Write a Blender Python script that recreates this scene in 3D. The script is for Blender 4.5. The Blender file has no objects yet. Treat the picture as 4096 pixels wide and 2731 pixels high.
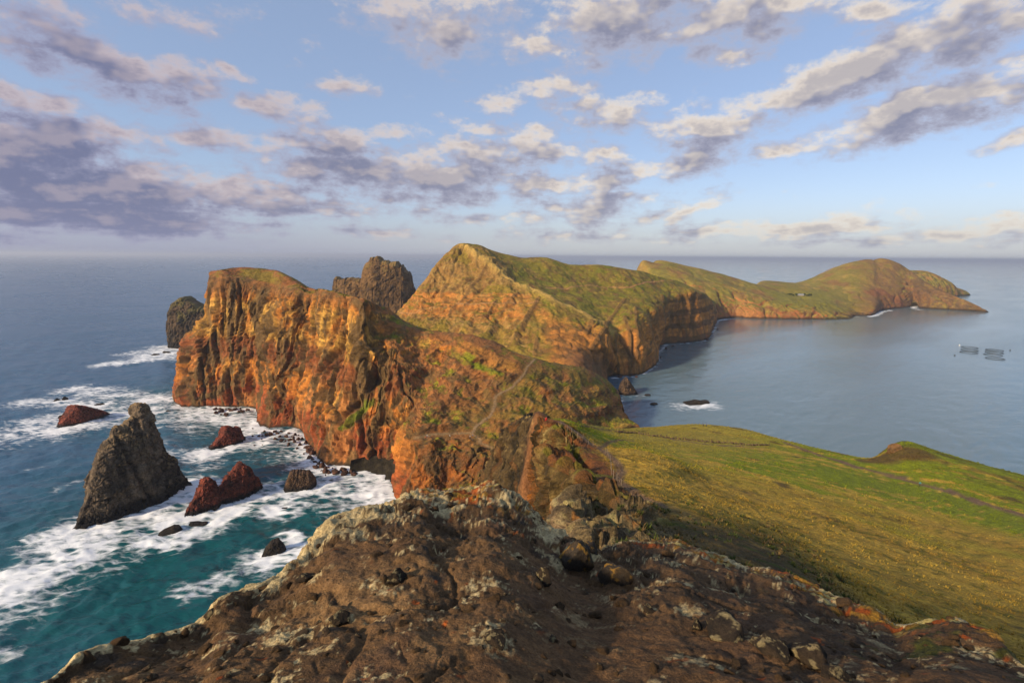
import bpy, bmesh, math, random
import numpy as np
from mathutils import Vector, Matrix

# ------------------------------------------------------------------ camera
scene = bpy.context.scene
CAM_H = 150.0                      # eye height above the sea, metres
LENS, SENSOR = 18.0, 36.0
PITCH, ROLL = math.radians(9.45), math.radians(0.42)
PW, PH = 4096.0, 2731.0            # the survey frame used to place things
FOC = PW * LENS / SENSOR
_f0 = np.array([0, math.cos(PITCH), -math.sin(PITCH)])
_u0 = np.array([0, math.sin(PITCH), math.cos(PITCH)])
_r0 = np.array([1.0, 0, 0])
RIGHT = math.cos(ROLL) * _r0 + math.sin(ROLL) * _u0
UP = -math.sin(ROLL) * _r0 + math.cos(ROLL) * _u0
FWD = _f0
EYE = np.array([0.0, 0.0, CAM_H])

cam_data = bpy.data.cameras.new('camera')
cam_data.lens, cam_data.sensor_width, cam_data.sensor_fit = LENS, SENSOR, 'HORIZONTAL'
cam_data.clip_start, cam_data.clip_end = 0.1, 300000.0
cam = bpy.data.objects.new('camera', cam_data)
scene.collection.objects.link(cam)
_m = Matrix.Identity(4)
for i in range(3):
    _m[i][0], _m[i][1], _m[i][2], _m[i][3] = RIGHT[i], UP[i], -FWD[i], EYE[i]
cam.matrix_world = _m
scene.camera = cam

# ------------------------------------------------------------------ light
SUN_AZ = math.radians(-127.0)      # measured from +Y (the view) towards +X: behind and to the left
SUN_EL = math.radians(25.0)
SKY_STRENGTH = 0.080
SUN_DIR = Vector((math.sin(SUN_AZ) * math.cos(SUN_EL), math.cos(SUN_AZ) * math.cos(SUN_EL), math.sin(SUN_EL)))
sun_data = bpy.data.lights.new('sun', 'SUN')
sun_data.energy, sun_data.angle, sun_data.color = 3.9, math.radians(4.0), (1.0, 0.80, 0.56)
sun = bpy.data.objects.new('sun', sun_data)
sun.rotation_euler = (-SUN_DIR).to_track_quat('-Z', 'Y').to_euler()
sun.location = (-100, -100, 400)
scene.collection.objects.link(sun)

scene.view_settings.view_transform = 'Standard'
scene.view_settings.look = 'None'
scene.view_settings.exposure = 0.6
scene.view_settings.gamma = 1.0
scene.cycles.max_bounces = 4; scene.cycles.diffuse_bounces = 2; scene.cycles.glossy_bounces = 2
scene.cycles.use_denoising = True
scene.cycles.use_adaptive_sampling = True; scene.cycles.adaptive_threshold = 0.015

# ------------------------------------------------------------------ sky: Nishita blue with broken evening cloud
world = bpy.data.worlds.new('World'); scene.world = world; world.use_nodes = True
def build_sky():
    nt = world.node_tree; nt.nodes.clear()
    N, L = nt.nodes, nt.links
    def put_in(n, i, v):
        if isinstance(v, (int, float, tuple)): n.inputs[i].default_value = v
        elif v is not None: L.new(v, n.inputs[i])
    def M(op, a, b=None, c=None, clamp=False, T=None):
        n = (T or nt).nodes.new('ShaderNodeMath'); n.operation = op; n.use_clamp = clamp
        for i, v in enumerate((a, b, c)):
            if isinstance(v, (int, float)): n.inputs[i].default_value = v
            elif v is not None: (T or nt).links.new(v, n.inputs[i])
        return n.outputs[0]
    def V(op, a, b=None, c=None):
        n = N.new('ShaderNodeVectorMath'); n.operation = op
        for i, v in enumerate((a, b, c)): put_in(n, i, v)
        return n.outputs[0]
    def smooth(x, a, b):
        n = N.new('ShaderNodeMapRange'); n.interpolation_type = 'SMOOTHSTEP'
        L.new(x, n.inputs['Value']); n.inputs['From Min'].default_value = a; n.inputs['From Max'].default_value = b
        return n.outputs[0]
    def mixc(f, a, b):
        n = N.new('ShaderNodeMix'); n.data_type = 'RGBA'
        put_in(n, 0, f)
        for i, v in ((6, a), (7, b)):
            if isinstance(v, tuple): n.inputs[i].default_value = (*v, 1)
            else: L.new(v, n.inputs[i])
        return n.outputs[2]
    # where the cloud groups stand: bearing and height of each, and its half extents
    G = [(130, 50, 260, 90, .8, 0), (380, 250, 480, 110, 1.15, 22), (120, 225, 200, 60, .8, 20), (750, 310, 170, 80, .8, 15), (965, 305, 70, 35, .6, 10), (1395, 345, 125, 52, .95, 5), (1215, 190, 90, 60, .35, 0), (1740, 95, 340, 135, 1.15, 5),
         (1930, 60, 220, 90, .9, 0), (1105, 445, 165, 62, 1.0, 4), (113, 418, 260, 60, .9, 8), (110, 560, 360, 130, 1.6, 5), (480, 540, 200, 52, .75, 8), (785, 530, 230, 70, .85, 8), (520, 655, 360, 55, .9, 6), (250, 740, 680, 135, 1.8, 4),
         (1310, 590, 280, 75, 1.2, 5), (1440, 690, 430, 95, 1.35, 4), (1700, 720, 380, 115, 1.3, 0), (1960, 640, 290, 95, 1.15, 0), (1045, 760, 420, 52, 1.05, 4), (1180, 825, 460, 45, 1.05, 2), (230, 860, 760, 95, 1.8, 0), (870, 885, 520, 45, .85, 0),
         (1620, 530, 150, 40, .7, 0), (1977, 418, 105, 42, .9, 0), (1900, 500, 220, 36, .7, 0), (1710, 862, 90, 42, .8, 0), (2500, 80, 320, 140, 1.2, 0), (2160, 190, 190, 62, .95, 3), (2350, 265, 220, 60, .7, 0), (2960, 60, 330, 115, 1.15, 3),
         (2910, 210, 210, 60, .95, 3), (3485, 35, 160, 60, .8, 0), (3520, 235, 580, 105, 1.35, -19), (3930, 150, 340, 95, 1.2, -20), (3660, 450, 390, 115, 1.35, -14), (3830, 380, 230, 90, 1.2, -14), (4030, 380, 180, 100, .95, -10), (4060, 580, 110, 36, .8, -5),
         (4050, 240, 180, 60, .7, -18), (2875, 515, 290, 85, 1.1, -4), (2760, 640, 200, 75, .95, -15), (3080, 600, 260, 52, .75, 0), (2220, 365, 190, 45, .8, 0), (2440, 460, 250, 62, .85, 0), (2180, 610, 240, 95, 1.05, 0), (2414, 612, 130, 45, .8, 0),
         (2135, 740, 170, 90, 1.0, 0), (2440, 720, 230, 80, .95, -18), (2396, 830, 220, 66, 1.0, -8), (2590, 862, 160, 34, .85, -22), (2780, 836, 165, 34, .85, -24), (2160, 880, 180, 40, .85, 0), (1880, 875, 150, 36, .8, 0), (2300, 952, 330, 32, .75, 0),
         (2830, 930, 260, 42, .9, 0), (3270, 905, 300, 48, 1.0, -4), (3530, 950, 260, 36, .9, 0), (3920, 925, 300, 55, 1.0, -6), (1500, 930, 300, 30, .6, 0), (3900, 30, 150, 60, .5, 0), (620, 40, 260, 60, .35, 10), (1000, 100, 110, 60, .3, 0)]
    grp = bpy.data.node_groups.new('cloud cover', 'ShaderNodeTree')
    grp.interface.new_socket('Vector', in_out='INPUT', socket_type='NodeSocketVector')
    grp.interface.new_socket('Cover', in_out='OUTPUT', socket_type='NodeSocketFloat')
    gi, go = grp.nodes.new('NodeGroupInput'), grp.nodes.new('NodeGroupOutput')
    acc = None
    for px, py, w, h, wt, rot in G:
        a, b = (px - PW / 2) / FOC, (PH / 2 - py) / FOC
        d = a * RIGHT + b * UP + FWD; d = d / np.linalg.norm(d)
        az0, el0 = math.atan2(d[0], d[1]), math.asin(d[2])
        k = d @ FWD / FOC
        mp = grp.nodes.new('ShaderNodeMapping'); mp.vector_type = 'TEXTURE'
        mp.inputs['Location'].default_value = (az0, el0, 0); mp.inputs['Rotation'].default_value = (0, 0, -math.radians(rot))
        mp.inputs['Scale'].default_value = (w * k * 1.45, h * k * 1.45, 1)
        grp.links.new(gi.outputs[0], mp.inputs['Vector'])
        gr = grp.nodes.new('ShaderNodeTexGradient'); gr.gradient_type = 'SPHERICAL'
        grp.links.new(mp.outputs[0], gr.inputs['Vector'])
        s = M('MULTIPLY', gr.outputs['Fac'], wt, T=grp)
        acc = s if acc is None else M('MAXIMUM', acc, s, T=grp)
    grp.links.new(M('POWER', acc, .72, T=grp), go.inputs[0])

    tc = N.new('ShaderNodeTexCoord')
    dirv = V('NORMALIZE', tc.outputs['Generated'])
    warp = [None]
    def cloud(dv, detail):
        sp = N.new('ShaderNodeSeparateXYZ'); L.new(dv, sp.inputs[0])
        az = M('ARCTAN2', sp.outputs[0], sp.outputs[1]); el = M('ARCSINE', sp.outputs[2])
        cm = N.new('ShaderNodeCombineXYZ'); L.new(az, cm.inputs[0]); L.new(el, cm.inputs[1])
        if warp[0] is None:
            wv = N.new('ShaderNodeTexNoise'); wv.inputs['Scale'].default_value = 9.0; wv.inputs['Detail'].default_value = 3
            sc = V('MULTIPLY', dv, (1, 1, 2.2)); L.new(sc, wv.inputs['Vector'])
            warp[0] = V('MULTIPLY_ADD', wv.outputs['Color'], (.10, .055, 0), (-.05, -.0275, 0))
        wob = V('ADD', warp[0], cm.outputs[0])
        g = N.new('ShaderNodeGroup'); g.node_tree = grp; L.new(wob, g.inputs[0])
        zz = M('MAXIMUM', M('ADD', sp.outputs[2], .10), .03)
        pl = N.new('ShaderNodeCombineXYZ')
        L.new(M('DIVIDE', sp.outputs[0], zz), pl.inputs[0]); L.new(M('DIVIDE', sp.outputs[1], zz), pl.inputs[1])
        L.new(M('MULTIPLY', sp.outputs[2], 6.0), pl.inputs[2])
        n = N.new('ShaderNodeTexNoise'); n.inputs['Scale'].default_value = 1.7; n.inputs['Detail'].default_value = detail
        n.inputs['Roughness'].default_value = .58; n.inputs['Distortion'].default_value = .25
        L.new(pl.outputs[0], n.inputs['Vector'])
        b = N.new('ShaderNodeTexNoise'); b.inputs['Scale'].default_value = 19.0; b.inputs['Detail'].default_value = max(detail - 2, 2); b.inputs['Roughness'].default_value = .66
        L.new(V('MULTIPLY', dv, (1, 1, 1.7)), b.inputs['Vector'])
        D = M('ADD', g.outputs[0], M('MULTIPLY', M('SUBTRACT', n.outputs['Fac'], .5), .95))
        D = M('ADD', D, M('MULTIPLY', M('SUBTRACT', b.outputs['Fac'], .5), 1.75))
        return M('SUBTRACT', D, .39), sp.outputs[2], az
    D0, zdir, az = cloud(dirv, 7)
    up_dir = V('NORMALIZE', V('ADD', dirv, (-.012, -.004, .028)))
    D1, _, _ = cloud(up_dir, 3)
    alpha = smooth(D0, -.18, .54)
    lit = smooth(M('SUBTRACT', D0, D1), .0, .52)
    thick = smooth(D0, .12, .8)
    shade = mixc(smooth(az, -.75, .0), mixc(thick, (.30, .29, .385), (.125, .135, .23)), mixc(thick, (.36, .35, .415), (.185, .19, .265)))
    bright = mixc(smooth(az, -.7, .3), (.47, .385, .385), (.72, .615, .485))
    ccol = mixc(M('MULTIPLY', lit, M('SUBTRACT', 1.0, M('MULTIPLY', thick, .62))), shade, bright)
    # distance haze thickens towards the horizon
    haze = M('POWER', M('SUBTRACT', 1.0, smooth(zdir, -.02, .14)), 1.6)
    hcol = mixc(smooth(az, -.75, .2), (.205, .225, .35), (.36, .385, .415))
    sk = N.new('ShaderNodeTexSky'); sk.sky_type = 'NISHITA'; sk.sun_disc = False
    sk.sun_elevation = SUN_EL; sk.sun_rotation = SUN_AZ
    sk.air_density = 1.0; sk.dust_density = .4; sk.ozone_density = 2.2
    bg1 = N.new('ShaderNodeBackground'); bg1.inputs[1].default_value = SKY_STRENGTH
    # a thin high veil pales the blue
    skc = mixc(.36, V('MULTIPLY', sk.outputs[0], (1.05, .97, 1.06)), (4.4, 5.6, 7.6))
    L.new(skc, bg1.inputs[0])
    bg2 = N.new('ShaderNodeBackground'); L.new(ccol, bg2.inputs[0]); bg2.inputs[1].default_value = .88
    bg3 = N.new('ShaderNodeBackground'); L.new(hcol, bg3.inputs[0]); bg3.inputs[1].default_value = .9
    m0 = N.new('ShaderNodeMixShader'); L.new(M('MULTIPLY', haze, .55), m0.inputs[0]); L.new(bg1.outputs[0], m0.inputs[1]); L.new(bg3.outputs[0], m0.inputs[2])
    m1 = N.new('ShaderNodeMixShader'); L.new(M('MULTIPLY', alpha, .93), m1.inputs[0]); L.new(m0.outputs[0], m1.inputs[1]); L.new(bg2.outputs[0], m1.inputs[2])
    m2 = N.new('ShaderNodeMixShader'); L.new(M('MULTIPLY', haze, .45), m2.inputs[0]); L.new(m1.outputs[0], m2.inputs[1]); L.new(bg3.outputs[0], m2.inputs[2])
    wo = N.new('ShaderNodeOutputWorld'); L.new(m2.outputs[0], wo.inputs[0])
    world.cycles.sampling_method = 'MANUAL'; world.cycles.sample_map_resolution = 512
build_sky()


# ------------------------------------------------------------------ small helpers
COL = scene.collection
R = math.radians
rng = np.random.RandomState(11)
random.seed(5)

def ray(px, py):
    a, b = (px - PW / 2) / FOC, (PH / 2 - py) / FOC
    return a * RIGHT + b * UP + FWD
def at(px, py, Y):                 # the point at forward distance Y on the sight line
    d = ray(px, py)
    return EYE + d * (Y / d[1])
def sea(px, py, z=0.0):            # the point of the sea surface on the sight line
    d = ray(px, py)
    return EYE + d * ((z - CAM_H) / d[2])
def project(P):
    q = P - EYE
    w = q @ FWD
    w = np.where(np.abs(w) < 1e-6, 1e-6, w)
    return np.stack([PW / 2 + FOC * (q @ RIGHT) / w, PH / 2 - FOC * (q @ UP) / w, w], -1)

# --- numpy noise
_rs = np.random.RandomState(3)
_PERM = np.concatenate([_rs.permutation(256)] * 3).astype(np.int32)
_g = _rs.normal(size=(256, 3)); _g /= np.linalg.norm(_g, axis=1)[:, None]
_GRAD = _g.astype(np.float32)
def perlin(p):
    sh = p.shape[:-1]
    p = p.reshape(-1, 3).astype(np.float32)
    fl = np.floor(p)
    f = p - fl
    i = fl.astype(np.int32) & 255
    u = f * f * f * (f * (f * 6 - 15) + 10)
    out = 0
    for dx in (0, 1):
        ax = _PERM[i[:, 0] + dx]
        wx = u[:, 0] if dx else 1 - u[:, 0]
        for dy in (0, 1):
            ay = _PERM[ax + ((i[:, 1] + dy) & 255)]
            wy = wx * (u[:, 1] if dy else 1 - u[:, 1])
            for dz in (0, 1):
                g = _GRAD[_PERM[ay + ((i[:, 2] + dz) & 255)]]
                w = wy * (u[:, 2] if dz else 1 - u[:, 2])
                out = out + w * (g[:, 0] * (f[:, 0] - dx) + g[:, 1] * (f[:, 1] - dy) + g[:, 2] * (f[:, 2] - dz))
    return (out * 1.5).reshape(sh)
def fbm(p, octaves=4, gain=0.5, lac=2.03):
    s, a, t = 0, 1.0, 0
    p = np.asarray(p, np.float32)
    for k in range(octaves):
        s = s + a * perlin(p + 17.3 * k); t += a
        a *= gain; p = p * lac
    return s / t
def ridged(p, octaves=4, gain=0.5, lac=2.1):
    s, a, t = 0, 1.0, 0
    p = np.asarray(p, np.float32)
    for k in range(octaves):
        s = s + a * (1 - np.abs(perlin(p + 9.1 * k)) * 2); t += a
        a *= gain; p = p * lac
    return s / t
def cells(p, seed=0):              # distance to the nearest and second nearest cell centre, and a random number per cell
    sh = p.shape[:-1]
    p = p.reshape(-1, 3).astype(np.float32)
    fl = np.floor(p).astype(np.int32)
    f = p - fl
    d1 = np.full(len(p), 9.0, np.float32); d2 = d1.copy(); idn = np.zeros(len(p), np.float32)
    for dx in (-1, 0, 1):
        for dy in (-1, 0, 1):
            for dz in (-1, 0, 1):
                c = fl + np.array([dx, dy, dz])
                h = _PERM[_PERM[_PERM[(c[:, 0] + seed) & 255] + (c[:, 1] & 255)] + (c[:, 2] & 255)]
                jit = _GRAD[h] * 0.42 + 0.5
                d = np.sqrt(((np.array([dx, dy, dz], np.float32) + jit - f) ** 2).sum(1))
                new = d < d1
                d2 = np.where(new, d1, np.minimum(d2, d))
                idn = np.where(new, h / 255.0, idn)
                d1 = np.where(new, d, d1)
    return d1.reshape(sh), d2.reshape(sh), idn.reshape(sh)
def sst(x, a, b):
    t = np.clip((x - a) / (b - a), 0, 1)
    return t * t * (3 - 2 * t)
def mix(a, b, t):
    a, b = np.asarray(a, float), np.asarray(b, float)
    t = np.asarray(t)[..., None]
    return a * (1 - t) + b * t

# --- lofted surfaces: a net of surveyed points, smoothly interpolated
def _pchip(t, y, x):               # t (K), y (K, ...), x (N)
    h = np.diff(t)
    sh = (-1,) + (1,) * (y.ndim - 1)
    d = np.diff(y, axis=0) / h.reshape(sh)
    m = np.zeros_like(y)
    if len(t) > 2:
        w1 = (2 * h[1:] + h[:-1]).reshape(sh); w2 = (h[1:] + 2 * h[:-1]).reshape(sh)
        a, b = d[:-1], d[1:]
        ok = a * b > 0
        with np.errstate(divide='ignore', invalid='ignore'):
            hm = (w1 + w2) / (w1 / a + w2 / b)
        lim = np.where(ok, hm, 0)
        cr = (a * h[1:].reshape(sh) + b * h[:-1].reshape(sh)) / (h[1:] + h[:-1]).reshape(sh)
        m[1:-1] = 0.55 * lim + 0.45 * cr
    m[0], m[-1] = d[0], d[-1]
    k = np.clip(np.searchsorted(t, x, side='right') - 1, 0, len(t) - 2)
    s = ((x - t[k]) / h[k]).reshape(sh)
    hk = h[k].reshape(sh)
    s2, s3 = s * s, s * s * s
    return (2*s3 - 3*s2 + 1) * y[k] + (s3 - 2*s2 + s) * hk * m[k] + (3*s2 - 2*s3) * y[k+1] + (s3 - s2) * hk * m[k+1]

def net_points(rows):
    """rows of (px, py, Y): Y a distance, 's' = on the sea; ('o', dx, dy, dz) = offset from the point in the row before."""
    out = []
    for r in rows:
        line = []
        for k, q in enumerate(r):
            if q[0] == 'o':
                line.append(out[-1][k] + np.array(q[1:4], float))
            elif q[0] == 'w':
                line.append(np.array(q[1:4], float))
            elif q[2] == 's':
                p = sea(q[0], q[1]); p[2] = -2.5; line.append(p)
            else:
                line.append(at(q[0], q[1], q[2]))
        out.append(np.array(line))
    return np.array(out)

def loft(net, nr, nc, extra=None, wr=None, wc=None):
    """net (R,K,3) -> dense (nr,nc,3), samples shared out by apparent length; extra (R,K,E) is interpolated linearly"""
    Rn, K = net.shape[:2]
    pr = project(net)
    pp = np.clip(pr[..., :2], -600, 4700)
    def axis(P, pix, n, w):
        chord = np.median(np.linalg.norm(np.diff(P, axis=0), axis=2), axis=1) + 1e-3
        t = np.concatenate([[0], np.cumsum(chord)])
        lp = np.linalg.norm(np.diff(pix, axis=0), axis=2).mean(1) + 12
        if w is not None: lp = lp * np.asarray(w)
        cnt = np.maximum(2, np.round(lp / lp.sum() * n)).astype(int)
        x = np.concatenate([np.linspace(t[i], t[i+1], cnt[i], endpoint=False) for i in range(len(cnt))] + [[t[-1]]])
        return t, x
    tr, xr = axis(net, pp, nr, wr)
    tc, xc = axis(net.transpose(1, 0, 2), pp.transpose(1, 0, 2), nc, wc)
    a = _pchip(tr, net, xr)                                  # (nr,K,3)
    D = _pchip(tc, a.transpose(1, 0, 2), xc).transpose(1, 0, 2)
    u = np.interp(xc, tc, np.arange(K)); v = np.interp(xr, tr, np.arange(Rn))
    V, U = np.meshgrid(v, u, indexing='ij')
    E = None
    if extra is not None:
        e = np.asarray(extra, float)
        b = np.stack([np.stack([np.interp(xr, tr, e[:, k, j]) for k in range(K)], 1) for j in range(e.shape[2])], 2)
        E = np.stack([np.stack([np.interp(xc, tc, b[i, :, j]) for i in range(len(xr))], 0) for j in range(e.shape[2])], 2)
    return D, U, V, E

def normals(P):
    du = np.gradient(P, axis=1); dv = np.gradient(P, axis=0)
    n = np.cross(du, dv)
    n /= np.linalg.norm(n, axis=2)[..., None] + 1e-9
    return n

# survey colours were noted a little too grey: correction per kind of ground
GRADE = {'cliff rock': (1.08, 1.0, .60), 'hill ground': (1.18, 1.0, .52), 'far land': (1.10, .96, .58), 'meadow turf': (1.0, .95, .36), 'near rock': (.80, .73, .54), 'sea rock': (1.0, .96, .86)}
def mesh_from(name, verts, quads, mat, col=None, parent=None, smooth=True, attrs=None):
    me = bpy.data.meshes.new(name)
    verts = np.asarray(verts, np.float32); quads = np.asarray(quads, np.int32)
    n, k = quads.shape
    me.vertices.add(len(verts)); me.vertices.foreach_set('co', verts.ravel())
    me.loops.add(n * k); me.loops.foreach_set('vertex_index', quads.ravel())
    me.polygons.add(n)
    me.polygons.foreach_set('loop_start', np.arange(0, n * k, k, dtype=np.int32))
    me.polygons.foreach_set('loop_total', np.full(n, k, np.int32))
    me.polygons.foreach_set('use_smooth', np.full(n, smooth, bool))
    if col is not None:
        at_ = me.attributes.new('Col', 'FLOAT_COLOR', 'POINT')
        c4 = np.ones((len(verts), 4), np.float32); c4[:, :3] = np.clip(np.asarray(col).reshape(-1, 3) * np.array(GRADE.get(mat.name, (1, 1, 1))), 0, .8)
        at_.data.foreach_set('color', c4.ravel())
    for an, av in (attrs or {}).items():
        a_ = me.attributes.new(an, 'FLOAT', 'POINT')
        a_.data.foreach_set('value', np.asarray(av, np.float32).ravel())
    me.update(calc_edges=True); me.validate()
    me.materials.append(mat)
    o = bpy.data.objects.new(name, me)
    COL.objects.link(o)
    if parent is not None: o.parent = parent
    return o

def grid_quads(M, N, closed=False):
    idx = np.arange(M * N).reshape(M, N)
    if closed:
        idx = np.concatenate([idx, idx[:, :1]], 1)
    return np.stack([idx[:-1, :-1], idx[:-1, 1:], idx[1:, 1:], idx[1:, :-1]], -1).reshape(-1, 4)

def crack(p, w=.12):                # thin sharp clefts: 1 in the cleft, 0 elsewhere
    return sst(1 - np.abs(perlin(p)) * 2.2, 1 - w * 2.2, 1)

def grid_obj(name, P, mat, col=None, keep=None, attrs=None, flip=False, smooth=True):
    M, N = P.shape[:2]
    q = grid_quads(M, N)
    if flip: q = q[:, ::-1]
    if keep is not None: q = q[keep.reshape(-1)]
    V = P.reshape(-1, 3); c = None if col is None else col.reshape(-1, 3)
    at_ = {k: a.reshape(-1) for k, a in (attrs or {}).items()}
    if keep is not None:
        used = np.unique(q); remap = np.zeros(len(V), np.int64); remap[used] = np.arange(len(used))
        V = V[used]; q = remap[q]; c = None if c is None else c[used]
        at_ = {k: a[used] for k, a in at_.items()}
    return mesh_from(name, V, q, mat, c, attrs=at_, smooth=smooth)

def tag(o, label=None, cat=None, group=None, kind=None):
    if label: o['label'] = label
    if cat: o['category'] = cat
    if group: o['group'] = group
    if kind: o['kind'] = kind
    return o
def empty(name, loc=(0, 0, 0), rz=0.0):
    o = bpy.data.objects.new(name, None); COL.objects.link(o)
    o.location = loc; o.rotation_euler = (0, 0, rz); o.empty_display_size = 0.2
    return o

_pc = {}
def pick(P, line, step=14.0, rad=9.0):
    """surface points of the grid P seen along a surveyed line"""
    V = P.reshape(-1, 3)
    if _pc.get('id') != id(P):
        _pc['id'] = id(P); _pc['pr'] = project(V); _pc['keep'] = P
    pr = _pc['pr']
    out = []
    L = np.array(line, float)
    for a, b in zip(L[:-1], L[1:]):
        n = max(1, int(np.linalg.norm(b - a) / step))
        for t in np.arange(n) / n: out.append(a + (b - a) * t)
    out.append(L[-1])
    lo, hi = L.min(0) - rad, L.max(0) + rad
    sub = np.where((pr[:, 0] > lo[0]) & (pr[:, 0] < hi[0]) & (pr[:, 1] > lo[1]) & (pr[:, 1] < hi[1]) & (pr[:, 2] > .5))[0]
    q_ = pr[sub]
    pts = []
    for q in out:
        d = np.hypot(q_[:, 0] - q[0], q_[:, 1] - q[1])
        k = np.where(d < rad)[0]
        if len(k) == 0: continue
        dep = q_[k, 2]; k = k[dep < dep.min() * 1.02 + 0.05]
        pts.append(V[sub[k[np.argmin(d[k])]]])
    return np.array(pts)
def line_dist(P, pts, margin=40.0):
    """distance to a line on the surface (capped at the margin)"""
    V = P.reshape(-1, 3)
    best = np.full(len(V), margin * margin, np.float32)
    if len(pts) == 0: return np.sqrt(best).reshape(P.shape[:-1])
    if len(pts) == 1: pts = np.array([pts[0], pts[0] + 1e-3])
    for a, b in zip(pts[:-1], pts[1:]):
        lo, hi = np.minimum(a, b) - margin, np.maximum(a, b) + margin
        if len(V) > 4000:
            k = np.where((V[:, 0] > lo[0]) & (V[:, 0] < hi[0]) & (V[:, 1] > lo[1]) & (V[:, 1] < hi[1]) & (V[:, 2] > lo[2]) & (V[:, 2] < hi[2]))[0]
        else: k = np.arange(len(V))
        if len(k) == 0: continue
        W = V[k].astype(np.float32)
        a = a.astype(np.float32); ab = (b - a).astype(np.float32); L2 = float(ab @ ab) + 1e-9
        t = np.clip(((W - a) @ ab) / L2, 0, 1)
        best[k] = np.minimum(best[k], ((W - a - t[:, None] * ab) ** 2).sum(1))
    return np.sqrt(best).reshape(P.shape[:-1])

# ------------------------------------------------------------------ materials
def nodes_of(name):
    m = bpy.data.materials.new(name); m.use_nodes = True
    nt = m.node_tree; nt.nodes.clear()
    return m, nt, nt.nodes, nt.links
def surface_mat(name, scales=(0.3, 1.5, 7.0), amount=0.35, bump=(0.6, 0.15), rough=0.92, spec=0.2, tint=None):
    """per-place colour from the survey (attribute Col), broken up by object-space noise, with bump relief"""
    m, nt, N, L = nodes_of(name)
    out = N.new('ShaderNodeOutputMaterial'); bs = N.new('ShaderNodeBsdfPrincipled')
    L.new(bs.outputs[0], out.inputs[0])
    bs.inputs['Roughness'].default_value = rough
    bs.inputs['Specular IOR Level'].default_value = spec
    tc = N.new('ShaderNodeTexCoord')
    if tint is None:
        at_ = N.new('ShaderNodeAttribute'); at_.attribute_name = 'Col'; src = at_.outputs['Color']
    else:
        rgb = N.new('ShaderNodeRGB'); rgb.outputs[0].default_value = (*tint, 1); src = rgb.outputs[0]
    hs = []
    for i, s in enumerate(scales):
        n = N.new('ShaderNodeTexNoise'); n.inputs['Scale'].default_value = s
        n.inputs['Detail'].default_value = 5.0; n.inputs['Roughness'].default_value = 0.62
        L.new(tc.outputs['Object'], n.inputs['Vector'])
        hs.append(n.outputs['Fac'])
        mr = N.new('ShaderNodeMapRange')
        mr.inputs['From Min'].default_value = 0.28; mr.inputs['From Max'].default_value = 0.72
        am_ = amount * (.6, 1.0, 1.25)[i] if len(scales) == 3 else amount
        mr.inputs['To Min'].default_value = 1 - am_; mr.inputs['To Max'].default_value = 1 + am_
        L.new(n.outputs['Fac'], mr.inputs['Value'])
        mu = N.new('ShaderNodeVectorMath'); mu.operation = 'SCALE'
        L.new(src, mu.inputs[0]); L.new(mr.outputs[0], mu.inputs['Scale'])
        src = mu.outputs[0]
    L.new(src, bs.inputs['Base Color'])
    nrm = None
    for h, d in zip(hs[-len(bump):], bump):
        b = N.new('ShaderNodeBump'); b.inputs['Strength'].default_value = 0.9; b.inputs['Distance'].default_value = d
        L.new(h, b.inputs['Height'])
        if nrm is not None: L.new(nrm, b.inputs['Normal'])
        nrm = b.outputs[0]
    if nrm is not None: L.new(nrm, bs.inputs['Normal'])
    return m

M_CLIFF = surface_mat('cliff rock', (0.09, 0.4, 1.5), 0.36, (1.1, 0.45))
M_HILL = surface_mat('hill ground', (0.06, 0.28, 1.0), 0.32, (1.3, 0.6))
M_FAR = surface_mat('far land', (0.02, 0.09, 0.3), 0.22, (2.0, 0.8))
M_MEADOW = surface_mat('meadow turf', (0.3, 1.6, 6.0), 0.45, (0.5, 0.2))
M_NEAR = surface_mat('near rock', (4.0, 18.0, 70.0), 0.38, (0.03, 0.009))
M_STACK = surface_mat('sea rock', (0.25, 1.0, 3.2), 0.5, (1.3, 0.5))

# ------------------------------------------------------------------ palette (linear base colours)
ORANGE, OCHRE, RED = (0.46, 0.175, 0.045), (0.47, 0.27, 0.085), (0.27, 0.065, 0.035)
DYKE, BROWN, DARK = (0.135, 0.085, 0.048), (0.17, 0.085, 0.045), (0.050, 0.036, 0.028)
TAN, GRASS, DRY, GREEN = (0.22, 0.135, 0.065), (0.175, 0.145, 0.028), (0.32, 0.215, 0.075), (0.115, 0.150, 0.012)
SOIL, SCREE, WET = (0.115, 0.066, 0.043), (0.145, 0.088, 0.060), (0.020, 0.017, 0.015)

def coord(P, sx, sy, sz): return P * np.array([1 / sx, 1 / sy, 1 / sz], np.float32)

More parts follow.
